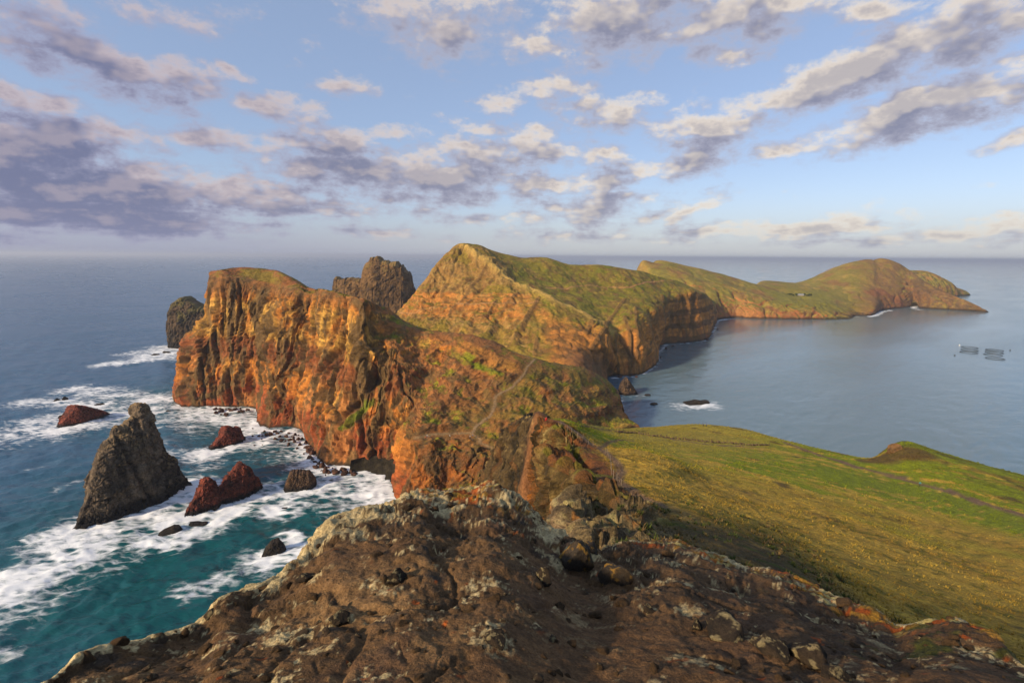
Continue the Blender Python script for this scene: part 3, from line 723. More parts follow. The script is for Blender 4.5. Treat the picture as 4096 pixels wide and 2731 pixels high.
# ------------------------------------------------------------------ far end of the peninsula
def build_far():
    T = [
     [(2700, 1290, 's'), (2680, 1250, 1270), (2640, 1200, 1300), (2590, 1110, 1400), (2545, 1100, 1450)],
     [(2800, 1284, 's'), (2770, 1240, 1270), (2700, 1180, 1310), (2610, 1090, 1400), (2572, 1042, 1480)],
     [(2869, 1278, 's'), (2850, 1225, 1270), (2800, 1172, 1310), (2690, 1085, 1410), (2610, 1049, 1500)],
     [(2941, 1271, 's'), (2935, 1228, 1305), (2920, 1188, 1330), (2790, 1105, 1420), (2640, 1041, 1510)],
     [(3000, 1274, 's'), (3000, 1232, 1290), (3000, 1198, 1320), (2890, 1130, 1420), (2790, 1073, 1520)],
     [(3060, 1276, 's'), (3065, 1240, 1280), (3070, 1210, 1310), (2990, 1160, 1420), (2900, 1099, 1530)],
     [(3130, 1277, 's'), (3130, 1245, 1280), (3130, 1222, 1300), (3090, 1185, 1420), (2985, 1127, 1540)],
     [(3200, 1278, 's'), (3200, 1250, 1275), (3200, 1232, 1300), (3170, 1185, 1460), (3035, 1138, 1590)],
     [(3270, 1278, 's'), (3270, 1255, 1280), (3270, 1240, 1305), (3240, 1180, 1480), (3062, 1122, 1680)],
     [(3340, 1279, 's'), (3335, 1264, 1285), (3330, 1252, 1310), (3300, 1180, 1500), (3180, 1130, 1720)],
     [(3400, 1278, 's'), (3398, 1268, 1300), (3395, 1262, 1330), (3370, 1185, 1520), (3300, 1092, 1760)],
     [(3430, 1265, 's'), (3430, 1256, 1365), (3430, 1248, 1390), (3425, 1165, 1560), (3400, 1052, 1780)],
     [(3482, 1263, 's'), (3484, 1250, 1370), (3486, 1238, 1400), (3480, 1160, 1580), (3470, 1037, 1790)],
     [(3525, 1242, 's'), (3526, 1228, 1510), (3530, 1210, 1530), (3515, 1135, 1640), (3500, 1041, 1798)],
     [(3600, 1233, 's'), (3598, 1212, 1590), (3595, 1190, 1605), (3575, 1120, 1680), (3535, 1034, 1800)],
     [(3655, 1228, 's'), (3652, 1200, 1640), (3648, 1170, 1655), (3630, 1120, 1700), (3600, 1058, 1790)],
     [(3698, 1235, 's'), (3698, 1208, 1590), (3698, 1185, 1600), (3685, 1150, 1640), (3655, 1096, 1740)],
     [(3770, 1239, 's'), (3770, 1220, 1555), (3770, 1205, 1565), (3755, 1185, 1590), (3715, 1140, 1660)],
     [(3842, 1242, 's'), (3842, 1228, 1530), (3840, 1218, 1540), (3830, 1203, 1560), (3790, 1175, 1600)],
     [(3900, 1246, 's'), (3900, 1240, 1500), (3898, 1234, 1505), (3890, 1225, 1520), (3865, 1205, 1550)],
     [(3947, 1249, 's'), (3946, 1247, 1480), (3944, 1245, 1485), (3942, 1243, 1490), (3935, 1240, 1500)]]
    net = net_points([[T[k][r] for k in range(len(T))] for r in range(5)])
    net = np.concatenate([net, [net[-1] + np.array([10, 90, -40.0]), net[-1] + np.array([20, 180, -200.0])]])
    last = net[:, -1] + np.array([30, 10, -20.0])
    net = np.concatenate([net, last[:, None]], 1)
    ex = np.zeros(net.shape[:2] + (1,)); ex[0:2] = 1; ex[2] = .8; ex[3, 15:] = .7; ex[:, 10:13] *= .6
    P, U, V, E = loft(net, 150, 420, ex, wr=[1.6, 1.6, 1, 1, .4, .2])
    cl = E[..., 0]; N = normals(P)
    if N[60, 200] @ (EYE - P[60, 200]) < 0: N = -N
    q = coord(P, 1, 1, 2.2)
    d = cl * (9 * (ridged(q / 60, 4) - .5) + 4 * fbm(P / 14, 3)) + (1 - cl) * (10 * fbm(P / 120, 4) + 3 * (ridged(P / 55, 4, .6) - .5))
    d = d - (1.5 + 5 * cl) * crack(coord(P + 8 * fbm(P / 40, 3)[..., None], 60, 60, 300) + 4, .10) - 2.0 * cl * crack(P / 26 + 2, .12)
    d = (d - d.mean()) * np.clip(V, .2, 1) * (1 - .75 * np.exp(-((V - 4) / .35) ** 2))
    P2 = P + N * d[..., None]
    N2 = normals(P2)
    if N2[60, 200] @ (EYE - P2[60, 200]) < 0: N2 = -N2
    up = np.clip(N2[..., 2], 0, 1); z = P2[..., 2]
    n1, n2, n3 = fbm(P / 90 + 1, 4), fbm(P / 35 + 4, 4), fbm(P / 12 + 9, 3)
    strat = z + 4 * n1
    gr = mix((0.175, 0.160, 0.038), (0.29, 0.21, 0.075), sst(n2 + .4 * n1, -.1, .35) * .7)
    gr = mix(gr, (0.19, 0.11, 0.055), sst(fbm(P / 55 + 50, 5, .6), .02, .3) * .85)
    hill = sst(U, 10.6, 12.5)
    gr = mix(gr, (0.20, 0.125, 0.05), hill * sst(n2 + .3, -.1, .3) * .7)
    fld = (sst(U, 5.6, 6.4) - sst(U, 8.8, 9.8)) * (1 - sst(V, 3.1, 3.5)) * sst(V, 1.9, 2.2)
    gr = mix(gr, (0.165, 0.165, 0.03), fld * .85)
    ck = mix((0.27, 0.115, 0.055), (0.16, 0.085, 0.05), sst(n2, -.2, .25))
    ck = mix(ck, (0.25, 0.10, 0.05), sst(np.sin(strat * .16 + 2 * n2), .3, .8) * .5)
    ck = mix(ck, (0.115, 0.075, 0.045), sst(U, 13.5, 15.5) * .7)
    ck = mix(ck, (0.32, 0.17, 0.08), (1 - sst(U, 4, 7)) * sst(n1, -.2, .3) * .7)
    c = mix(gr, ck, np.clip(sst(-up, -.72, -.45) * np.clip(cl * 1.4, .25, 1) + cl * sst(U, 9.5, 11) * (1 - sst(U, 13, 14)) * .6, 0, 1))
    c = mix(c, (0.085, 0.06, 0.042), sst(U + .5 * n2, 14.0, 15.2) * sst(n3 + n2, -.25, .15) * .8)
    c = mix(c, (0.15, 0.09, 0.055), hill * sst(ridged(P / 45 + 6, 4, .6), .52, .68) * .7)
    red = line_dist(P, pick(P, [(3480, 1175), (3530, 1165), (3580, 1195), (3600, 1205)], 10, 12))
    c = mix(c, (0.19, 0.08, 0.045), (1 - sst(red + 10 * n3, 12, 24)) * .8)
    c = mix(c, WET, (1 - sst(z + 4 * n3, 2, 7)) * .85)
    # the sea arch: an opening right through the point
    pr = project(P2)
    A0, W0, H0 = sea(3656, 1232), 11.0, 19.0
    ax = (A0 - EYE) * np.array([1, 1, 0]); ax /= np.linalg.norm(ax); sx = np.array([ax[1], -ax[0], 0])
    rel = P2 - A0
    s_, h_ = rel @ sx, P2[..., 2]
    inside = (np.abs(s_) < W0) & (h_ < H0 * np.sqrt(np.clip(1 - (s_ / W0) ** 2, 0, 1))) & (np.abs(rel @ ax) < 420)
    keep = ~(inside[:-1, :-1] & inside[1:, 1:])
    o = grid_obj('far_peninsula', P2, M_FAR, c, keep=keep)
    tag(o, 'far end of the peninsula with grassy hill and sea arch', kind='structure')
    th = np.linspace(-.1, math.pi + .1, 26); dd = np.linspace(0, 1, 40)
    TH, DD = np.meshgrid(th, dd)
    fr = (np.abs(s_) < W0 * 1.3) & (V < 3.6) & (h_ < H0 * 1.6) & (h_ > -2)
    fz, fd = h_[fr], (rel @ ax)[fr]; o_ = np.argsort(fz); fz, fd = fz[o_], fd[o_]
    hb = np.linspace(0, H0 * 1.5, 8); fdb = np.array([fd[np.abs(fz - b) < 4].max() if (np.abs(fz - b) < 4).any() else 0 for b in hb])
    start = np.interp(np.sin(TH) * H0, hb, fdb) - 1.0
    DD = start + DD * (330 - start)
    T3 = A0 + sx * (np.cos(TH) * (W0 + 1))[..., None] + ax * DD[..., None] + np.array([0, 0, 1.0]) * (np.sin(TH) * (H0 + 1) + 0)[..., None]
    T3 = T3 + (fbm(T3 / 9, 3) * 1.4)[..., None] * np.array([0, 0, 1.0])
    tun = grid_obj('arch_tunnel', T3, M_FAR, mix((0.09, 0.06, 0.04), (0.14, 0.09, 0.06), sst(fbm(T3 / 12, 3), -.2, .3)))
    tun.parent = o
    return P2

# ------------------------------------------------------------------ the meadow ridge
def build_meadow():
    S = [
     [(2140, 1688, 140), (2175, 1676, 142), (2215, 1672, 148), (2300, 1688, 158), (2420, 1706, 188), (2500, 1715, 215), (2545, 1718, 232)],
     [(2206, 1708, 128), (2240, 1696, 131), (2270, 1698, 136), (2400, 1725, 160), (2560, 1730, 195), (2640, 1718, 225), (2660, 1706, 245)],
     [(2250, 1730, 120), (2290, 1720, 124), (2315, 1728, 127), (2500, 1755, 155), (2680, 1745, 195), (2770, 1722, 232), (2800, 1697, 255)],
     [(2298, 1765, 111), (2330, 1762, 113), (2380, 1775, 115), (2580, 1785, 148), (2820, 1770, 190), (2920, 1745, 225), (2950, 1710, 256)],
     [(2222, 1815, 102), (2300, 1812, 102), (2430, 1805, 105), (2680, 1820, 135), (2960, 1800, 178), (3080, 1775, 215), (3120, 1755, 242)],
     [(2202, 1842, 97), (2310, 1850, 95), (2474, 1850, 95), (2780, 1860, 122), (3080, 1835, 165), (3220, 1810, 200), (3290, 1797, 228)],
     [(2277, 1890, 84), (2380, 1890, 84), (2488, 1885, 85), (2850, 1900, 112), (3200, 1870, 152), (3380, 1840, 190), (3480, 1832, 212)],
     [(2330, 1915, 76), (2420, 1920, 76), (2475, 1918, 77), (2920, 1950, 100), (3350, 1920, 140), (3500, 1878, 176), (3560, 1790, 205)],
     [(2390, 1936, 70), (2450, 1950, 68), (2515, 1942, 70), (3000, 2000, 90), (3480, 1975, 128), (3640, 1905, 168), (3620, 1766, 203)],
     [(2463, 1978, 60), (2520, 1985, 59), (2580, 1980, 62), (3080, 2060, 80), (3600, 2040, 115), (3800, 1950, 155), (3780, 1812, 196)],
     [(2468, 2055, 48), (2540, 2040, 50), (2660, 2030, 53), (3180, 2130, 70), (3720, 2120, 102), (3960, 2020, 142), (4050, 1888, 186)],
     [(2300, 2010, 42), (2430, 2045, 43), (2700, 2090, 46), (3300, 2210, 60), (3850, 2200, 90), (4150, 2080, 132), (4300, 1960, 175)],
     [(2282, 2060, 37), (2450, 2110, 37), (2750, 2150, 39), (3420, 2300, 50), (4000, 2280, 80), (4350, 2140, 122), (4500, 2010, 168)],
     [(2320, 2130, 30), (2550, 2180, 29), (2850, 2240, 30), (3560, 2420, 40), (4200, 2400, 65), (4700, 2240, 110), (5000, 2080, 160)],
     [(2330, 2260, 20), (2600, 2290, 20), (2950, 2340, 21), (3700, 2560, 29), (4500, 2560, 50), (5200, 2350, 95), (5600, 2150, 150)],
     [(2350, 2500, 12), (2650, 2550, 11), (3050, 2600, 12), (3900, 2800, 17), (5000, 2800, 35), (6000, 2500, 75), (6500, 2200, 130)],
     [('w', -12, -12, 134), ('w', 0, -12, 139), ('w', 9, -12, 140), ('w', 26, -14, 128), ('w', 62, -14, 108), ('w', 112, -14, 82), ('w', 160, -10, 62)]]
    net = net_points([[S[k][r] for k in range(len(S))] for r in range(7)])
    lip = net[0]
    down = [lip + np.array([-1.0, -.5, -7]), lip + np.array([-2.5, -2, -22]), lip + np.array([-8, -6, -60]), lip + np.array([-22, -14, -165])]
    for k in range(2, 4): down[1][k] += (1, 3, 0)
    for k, a in ((4, .6), (5, 1.0), (6, 1.0), (7, .8), (8, .5)):      # the undercut hollow below the red plateau
        down[0][k] += np.array([1.2, 1.5, 0]) * a; down[1][k] += np.array([6.5, 7.0, 0]) * a; down[2][k] += np.array([9, 9, 0]) * a
    E_ = net[-1]
    net = np.concatenate([down[::-1], net, [E_ + np.array([7, 12, -6.0]), E_ + np.array([26, 34, -34.0]), E_ + np.array([60, 70, -100.0])]])
    Rn, K = net.shape[:2]
    ex = np.zeros((Rn, K, 1)); ex[:4] = 1; ex[4] = .85; ex[5, 9:15] = .55; ex[4:6, 9:15, 0] = .9
    P, U, V, E = loft(net, 390, 480, ex, wr=[.15, .6, 1.2, 1.5, 1.2, 1, .8, .8, .8, .8, 1, .6, .2], wc=[1.3] * 8 + [1] * 8)
    cl = E[..., 0]; N = normals(P)
    k0 = np.argmin(np.abs(V[:, 0] - 7.5))
    if N[k0, 260, 2] < 0: N = -N
    dist = np.linalg.norm(P[..., :2], axis=2)
    am = np.clip(dist / 75, .33, 1)
    q = coord(P, 1, 1, 2.8)
    cav = fbm(P / 3.2 + 7, 4); cbig = ridged(q / 9, 4) - .5
    d_c = am * (6.5 * (ridged(coord(P, 10, 10, 55) + 1, 4) - .5) + 2.4 * cbig + 2.2 * cav + 1.8 * fbm(P / 14, 3) + .9 * fbm(P / .9 + 2, 3) - 4.0 * crack(coord(P + 1.2 * fbm(P / 4, 2)[..., None], 6, 6, 60) + 2, .12) - 1.0 * crack(P / 2.4 + 6, .12))
    tuft = fbm(P / 1.3 + 3, 3)
    d_m = .5 * fbm(P / 16, 3) + .30 * tuft + .10 * fbm(P / .5 + 8, 2) * np.clip(dist / 60, .4, 1.3)
    P2 = P + N * (cl * d_c + (1 - cl) * d_m)[..., None]
    # the fissure in the red ground and the big loosened block
    fis = line_dist(P, pick(P, [(2305, 1795), (2318, 1825), (2345, 1850), (2340, 1872)], 8, 12))
    P2[..., 2] -= 2.2 * np.exp(-(fis / .8) ** 2)
    N2 = normals(P2)
    if N2[k0, 260, 2] < 0: N2 = -N2
    up = np.clip(N2[..., 2], 0, 1)
    ST = P @ np.array([[.84, -.54, 0], [.54, .84, 0], [0, 0, 1]]).T
    n1, n2, n3, n4 = fbm(coord(ST, 40, 14, 22) + 1, 4), fbm(coord(ST, 14, 5, 7) + 4, 4), fbm(P / 1.6 + 9, 3), fbm(coord(ST, 60, 16, 14) + 6, 4)
    # grass zones: green at the far flat, tawny on the near flank
    gz = sst(n4 * 48 + 14 * n2 + (P[..., 1] - 114) + .22 * (P[..., 0] - 50), -14, 14)
    gr = mix((0.47, 0.30, 0.095), (0.185, 0.230, 0.012), gz * .95)
    gr = mix(gr, (0.38, 0.215, 0.06), (1 - gz) * sst(n2, -.2, .3) * .7)
    gr = mix(gr, (0.11, 0.115, 0.018), (1 - gz) * sst(n3 + .6 * n2, .08, .32) * .75)
    gr = mix(gr, (0.52, 0.33, 0.11), gz * sst(n2 + .8 * n1 + .6 * n3, .12, .32) * .9)
    gr = mix(gr, np.array(gr) * .6, sst(fbm(P / .9 + 19, 3), .0, .4) * .6)
    far_left = (1 - sst(U, 2.5, 5.5)) * sst(V, 6.5, 7.2)
    gr = mix(gr, mix((0.35, 0.26, 0.095), GRASS, sst(n2, 0, .4) * .6), far_left * .85)
    gr = mix(gr, (0.085, 0.052, 0.04), sst(fbm(P / 12 + 90, 4) + .12 * sst(V, 8.6, 9.6), .30, .44) * .85)
    gr = mix(gr, (0.07, 0.075, 0.012), sst(V, 8.9, 9.8) * sst(U, 6, 8) * sst(n2, -.15, .2) * .75)
    # red plateau and lichen-grey rock along the lip
    red = mix((0.17, 0.064, 0.036), (0.10, 0.050, 0.034), sst(n2, -.2, .3))
    red = mix(red, (0.12, 0.12, 0.02), sst(n2 + .6 * n3, .12, .38) * .8)
    grey = mix((0.165, 0.120, 0.088), (0.085, 0.062, 0.050), sst(n3 + .5 * n2, -.1, .3))
    grey = mix(grey, (0.34, 0.29, 0.18), sst(fbm(P / .9 + 70, 3), .12, .34) * .75)
    grey = mix(grey, (0.30, 0.12, 0.03), sst(fbm(P / 1.4 + 90, 3), .25, .42) * .7)
    scrub = mix((0.085, 0.060, 0.040), (0.06, 0.075, 0.012), sst(n2 + .5 * n3, 0, .25))
    scrub = mix(scrub, (0.22, 0.14, 0.06), sst(fbm(P / 4 + 33, 3), .12, .35) * .7)
    red[..., 2] *= 1.2; grey[..., 2] *= 1.5; scrub[..., 2] *= 1.3
    top = gr
    plat = 1 - sst(V + .35 * n2, 5.5, 6.0)
    top = mix(top, red, plat * (1 - sst(U, 8.6, 9.6)))
    top = mix(top, grey, (1 - sst(V + .5 * n2, 5.7, 6.3)) * sst(U, 8.4, 9.4))
    top = mix(top, scrub, sst(U, 9.6, 11.5) * (1 - sst(V + .35 * n2 + .15 * n1, 6.35, 6.95)) * sst(V + .4 * n2, 5.6, 6.1))
    pl = [pick(P, l, 8, 14) for l in (
        [(2240, 1680), (2280, 1704), (2320, 1730), (2372, 1772), (2408, 1792), (2440, 1818), (2472, 1849), (2488, 1880), (2472, 1915), (2513, 1942), (2570, 1978), (2638, 2018)],
        [(2240, 1678), (2300, 1688), (2420, 1708), (2545, 1722), (2700, 1748), (2860, 1772), (3000, 1780)],
        [(2395, 1790), (2440, 1762), (2480, 1748), (2540, 1755)],
        [(3130, 1760), (3250, 1800), (3400, 1850), (3560, 1900), (3680, 1932), (3830, 1972), (3960, 2020), (4090, 2058)])]
    pd = np.minimum.reduce([line_dist(P, p) / w for p, w in zip(pl, (1.0, 0.6, .6, 1.6))])
    top = mix(top, (0.19, 0.118, 0.16), sst(pd + .25 * n3, 1.15, .5))
    kn = np.minimum(line_dist(P, pick(P, [(3520, 1830), (3580, 1815), (3650, 1810)], 10, 14)), 1e3)
    top = mix(top, (0.105, 0.062, 0.045), (1 - sst(kn + 4 * n2, 5, 10)) * .9)
    rockc = mix((0.15, 0.062, 0.030), (0.062, 0.042, 0.029), sst(fbm(coord(P, 3, 3, 18) + 5, 4) + .25 * sst(U, 2, 4), -.15, .2))  # brown cliff rock, darkened further: the shade on this face is painted in
    rockc = mix(rockc, (0.36, 0.125, 0.04), sst(U, 1.2, .3) * sst(fbm(coord(P, 4, 4, 20) + 60, 2), -.1, .15) * .8)
    rockc = mix(rockc, (0.33, 0.255, 0.17), (sst(U, .9, 1.2) - sst(U, 3.0, 3.4)) * sst(V, 2.9, 3.3) * sst(fbm(coord(P, 1.5, 1.5, 8) + 3, 3), -.15, .2) * .85)
    rockc = mix(rockc, (0.19, 0.13, 0.08), (sst(U, 3.6, 4.4) - sst(U, 7, 8)) * sst(V, 3.0, 3.4) * sst(n3, -.2, .25) * .85)
    rockc = mix(rockc, grey, sst(U, 9, 10.5) * .8)
    rockc = mix(rockc, (0.042, 0.028, 0.020), np.maximum(crack(coord(P + 1.2 * fbm(P / 4, 2)[..., None], 6, 6, 60) + 2, .16), sst(fbm(coord(P, 4, 4, 30) + 21, 3), .1, .3)) * .85 * (1 - sst(U, 9, 10)))
    rockc[..., 2] *= 1.25
    steep = np.clip(sst(-up, -.66, -.42), 0, 1)
    c = mix(top, rockc, np.clip(steep * np.clip(cl * 2 + (V > 10.2), 0, 1) + (V < 3.9), 0, 1))
    edge = sst(V, 9.75, 10.4)
    c = mix(c, mix(c, (0.13, 0.082, 0.055), .8), edge * sst(n1 + n2, -.15, .25))
    fm = (pd[:-1, :-1] < .5) & (V[:-1, :-1] > 4.3)
    MEADOW2 = (P2, c, U, V, up)
    o = grid_obj('meadow_ridge', P2, M_MEADOW, c, keep=~fm, smooth=False)
    tag(o, 'grassy meadow slope with broken cliff edge', kind='structure')
    o2 = grid_obj('footpath', P2, M_MEADOW, c, keep=fm)
    tag(o2, 'earth footpaths across the meadow', kind='structure')
    # dark rib of rock beyond the red slab
    F = [[(1935, 1900, 195), (1945, 1845, 190), (1968, 1778, 182), (2010, 1738, 174), (2060, 1690, 166), (2099, 1667, 158), (2125, 1676, 152), (2150, 1652, 147), (2185, 1672, 146)]]
    cr = net_points(F)[0]
    nf = np.array([cr + np.array([-14, -26, -130.0]), cr + np.array([-9, -14, -52.0]), cr + np.array([-5, -8, -24.0]), cr + np.array([-2, -3, -8.0]), cr, cr + np.array([2, 9, -3.0]), cr + np.array([6, 30, -30.0]), cr + np.array([10, 70, -110.0])])
    P, U, V, E = loft(nf, 190, 170, None, wr=[.5, 1.2, 1.4, 1.4, 1.2, .4, .2])
    N = normals(P)
    if N[80, 80] @ (EYE - P[80, 80]) < 0: N = -N
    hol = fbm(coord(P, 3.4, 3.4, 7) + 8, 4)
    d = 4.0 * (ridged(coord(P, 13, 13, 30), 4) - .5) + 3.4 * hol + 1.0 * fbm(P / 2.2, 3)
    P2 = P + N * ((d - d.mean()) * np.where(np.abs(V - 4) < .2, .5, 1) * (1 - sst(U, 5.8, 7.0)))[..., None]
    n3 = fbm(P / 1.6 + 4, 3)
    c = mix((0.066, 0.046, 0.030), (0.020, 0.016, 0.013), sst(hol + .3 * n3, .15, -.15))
    c = mix(c, (0.27, 0.20, 0.115), sst(n3 + .5 * hol, .25, .5) * sst(V, 2.2, 3.6) * .75)
    c = mix(c, (0.15, 0.068, 0.030), sst(fbm(P / 9 + 40, 3), .12, .35) * .5)
    c = mix(c, (0.19, 0.085, 0.05), sst(U, 6.2, 7.2) * .8)
    o = grid_obj('rock_rib', P2, M_CLIFF, c, smooth=False)
    tag(o, 'dark pitted rock rib below the path end', kind='structure')
    return pl, MEADOW2

# ------------------------------------------------------------------ the rock the camera stands on
def build_foreground():
    C = [(-700, 3150, 1.75), (-300, 2960, 1.95), (0, 2830, 2.1), (200, 2737, 2.3), (330, 2628, 2.55), (620, 2558, 2.9), (815, 2482, 3.3), (880, 2405, 3.5), (1050, 2342, 3.9), (1180, 2245, 4.4), (1260, 2172, 4.8),
         (1320, 2105, 5.2), (1440, 2058, 5.6), (1560, 2022, 6.0), (1630, 1975, 6.4), (1690, 1962, 6.6), (1780, 1982, 6.7), (1870, 1962, 6.9), (1950, 1940, 7.0), (2040, 1968, 6.9), (2110, 2030, 6.5), (2170, 2096, 6.0),
         (2240, 2145, 5.8), (2310, 2205, 5.6), (2400, 2225, 5.8), (2470, 2200, 6.2), (2560, 2180, 6.8), (2700, 2182, 7.0), (2861, 2235, 6.8), (2980, 2285, 6.4), (3092, 2305, 6.2), (3200, 2340, 5.8), (3330, 2405, 5.4),
         (3483, 2465, 4.9), (3590, 2512, 4.5), (3680, 2484, 4.5), (3800, 2482, 4.3), (3902, 2525, 4.0), (4055, 2648, 3.2), (4200, 2760, 2.8), (4600, 2960, 2.3), (5200, 3200, 2.0)]
    rows = []
    bot = []
    for px, py, Y in C:
        pb = max(2950, py + 120)
        bot.append((px, pb, 1.75 if pb == 2950 else 1.75 * 2950 / pb))
    def lerp(t):
        r = []
        for (px, py, Y), (bx, by, bY) in zip(C, bot):
            y = by + (py - by) * t
            r.append((px, y, 1 / (1 / bY + (1 / Y - 1 / bY) * t)))
        return r
    R0 = net_points([bot])[0]
    under2 = R0 * np.array([.25, 0, 1]) + np.array([0, -3.5, 0.35]); under1 = R0 * np.array([.7, .35, 1]) + np.array([0, -.6, .25])
    mids = [net_points([lerp(t)])[0] for t in (0.0, .3, .6, .85, 1.0)]
    cr = mids[-1]
    outw = cr * np.array([1, 1, 0]); outw = outw / (np.linalg.norm(outw, axis=1)[:, None] + 1e-6)
    leftish = np.array([float(np.interp(c[0], (1900, 2700), (1.0, .45))) for c in C])[:, None]
    d1 = cr + outw * .25 - np.array([0, 0, .35]); d2 = cr + outw * .7 - np.array([0, 0, 1.6]) * (.6 + .4 * leftish)
    d3 = cr + outw * 1.6 - np.array([0, 0, 6.0]) * (.5 + .5 * leftish); d4 = cr + outw * 4.5 - np.array([0, 0, 26.0]) * (.35 + .65 * leftish)
    d5 = cr + outw * 22 - np.array([0, 0, 175.0]) * (leftish - .27) / .73
    net = np.array([under2, under1] + mids + [d1, d2, d3, d4, d5])     # rows: 2 = bottom .. 6 = crest
    # gully between the left mound and the right ridge
    P, U, V, E = loft(net, 400, 900, None, wr=[.03, .12, 1.0, 1.0, 1.1, 1.2, .5, .3, .15, .05, .03])
    N = normals(P)
    if N[150, 400, 2] < 0: N = -N
    q = P.astype(np.float32)
    gl = line_dist(P, pick(P, [(2260, 2290), (2330, 2420), (2440, 2490), (2500, 2560), (2420, 2660), (2350, 2760)], 20, 30), 3.0)
    gul = np.exp(-(gl / .5) ** 2)
    soil = sst(fbm(q / 1.1 + 13, 4) + .35 * gul, .14, .3) * (1 - sst(V, 5.2, 5.9))
    soil = np.maximum(soil, gul * .7 * (1 - sst(V, 5.6, 6)))
    d1_, d2_, id1 = cells(q / .42 + .15 * fbm(q / .2, 2)[..., None], 1)
    e1_, e2_, id2 = cells(q / .17 + .15 * fbm(q / .1, 2)[..., None], 7)
    f1_, f2_, id3 = cells(q / .075, 19)
    st1 = np.sqrt(np.clip(1 - (d1_ / .62) ** 2, 0, 1)) * (id1 > .62)
    st2 = np.sqrt(np.clip(1 - (e1_ / .6) ** 2, 0, 1)) * (id2 > .45)
    st3 = np.sqrt(np.clip(1 - (f1_ / .6) ** 2, 0, 1)) * (id3 > .35)
    rough = 1 - .8 * soil
    lum = fbm(q / 1.3 + 5, 4)
    rg = ridged(q / .55 + 3, 4)
    near = np.clip(P[..., 1] / 4.5, .45, 1.2)
    disp = near * (.14 * lum + .06 * fbm(q / .45 + 15, 3) + .05 * (rg - .5) * rough + .016 * st1 * rough + .015 * st2 * rough * sst(fbm(q / .9 + 8, 2), -.25, .2) + .014 * st3 * (1 - .5 * soil) + .024 * fbm(q / .14, 4, .6) + .018 * fbm(q / .05 + 6, 3, .65) * rough - .045 * crack(q / .8 + 4, .07) * rough - .016 * crack(q / .15 + 7, .14) * rough) - .07 * gul
    crestz = np.exp(-((V - 6) / .35) ** 2)
    disp = disp * np.where(V > 7.5, 2.0, 1)
    P2 = P + N * disp[..., None]
    N2 = normals(P2)
    if N2[150, 400, 2] < 0: N2 = -N2
    up = np.clip(N2[..., 2], 0, 1)
    n1, n2, n3 = fbm(q / .7 + 1, 4), fbm(q / .22 + 4, 4), fbm(q / .06 + 9, 3)
    c = mix((0.095, 0.058, 0.033), (0.190, 0.112, 0.060), sst(n1 + .6 * n2, -.3, .4))
    c = mix(c, (0.045, 0.038, 0.036), sst(id2 * 1.0 + n2 * .3, .75, .95) * st2)
    c = mix(c, (0.15, 0.085, 0.055), sst(id1, .85, .9) * st1 * .8)
    c = mix(c, mix((0.185, 0.105, 0.056), (0.135, 0.076, 0.042), sst(n2, -.2, .2)), soil * .9)
    tanp = sst(fbm(q / .8 + 44, 4), .10, .22) * (1 - sst(V, 4.0, 4.9)) * (1 - sst(U, 22, 26))
    c = mix(c, mix((0.30, 0.185, 0.095), (0.22, 0.13, 0.068), sst(n3, -.2, .3)), tanp * .85)
    c = mix(c, (0.085, 0.052, 0.034), sst(U, 24, 30) * .45)
    # lichens: pale crust along the rims, orange and yellow on the crests
    rim = sst(V, 5.0, 6.0) * (1 - sst(U, 22, 24)) + sst(V, 5.5, 6.0) * sst(U, 23, 25)
    leftrim = (1 - sst(U, 11, 15))
    lf = 1.15 * fbm(q / .32 + 21, 4) + .75 * fbm(q / .045 + 2, 4, .6)
    pale = sst(lf + .62 * rim + .14 * leftrim * rim + (up - .6) * .2 + .10 * sst(V, 5.5, 6.0), .32, .44)
    c = mix(c, mix((0.66, 0.56, 0.37), (0.46, 0.37, 0.23), sst(n3, -.2, .3)), pale * .9 * (1 - .85 * soil))
    oz = (np.exp(-((U - 17.5) / 3.8) ** 2) * sst(V, 5.0, 5.8) + .9 * sst(U, 24.5, 27) * sst(V, 5.15, 5.75)) * (1 - .6 * sst(U, 36, 39))
    org = fbm(q / .26 + 57, 4) + .4 * fbm(q / .05 + 8, 2)
    c = mix(c, mix((0.40, 0.22, 0.03), (0.36, 0.085, 0.012), sst(fbm(q / .2 + 99, 2), -.05, .15)), sst(org + .46 * oz, .36, .46) * np.clip(oz * 1.6, 0, 1) * .92)
    c = mix(c, (0.52, 0.45, 0.20), sst(fbm(q / .35 + 71, 3) + .5 * oz, .56, .64) * np.clip(oz * 2, 0, 1) * .85)
    c = mix(c, (0.40, 0.09, 0.012), sst(fbm(q / .16 + 31, 2), .47, .52) * (1 - soil) * .8)
    gr = sst(U, 29, 31) * sst(fbm(q / .5 + 83, 4) + .2 * sst(U, 33, 36), .26, .38) * sst(V, 3.4, 4.6)
    c = mix(c, (0.05, 0.065, 0.010), gr * .85)
    c = mix(c, (0.13, 0.075, 0.045), sst(V, 7.5, 9) * .7)
    o = grid_obj('foreground_outcrop', P2, M_NEAR, c)
    tag(o, 'dark lichen crusted rock outcrop at the viewpoint', kind='structure')
    return P2, N2, V

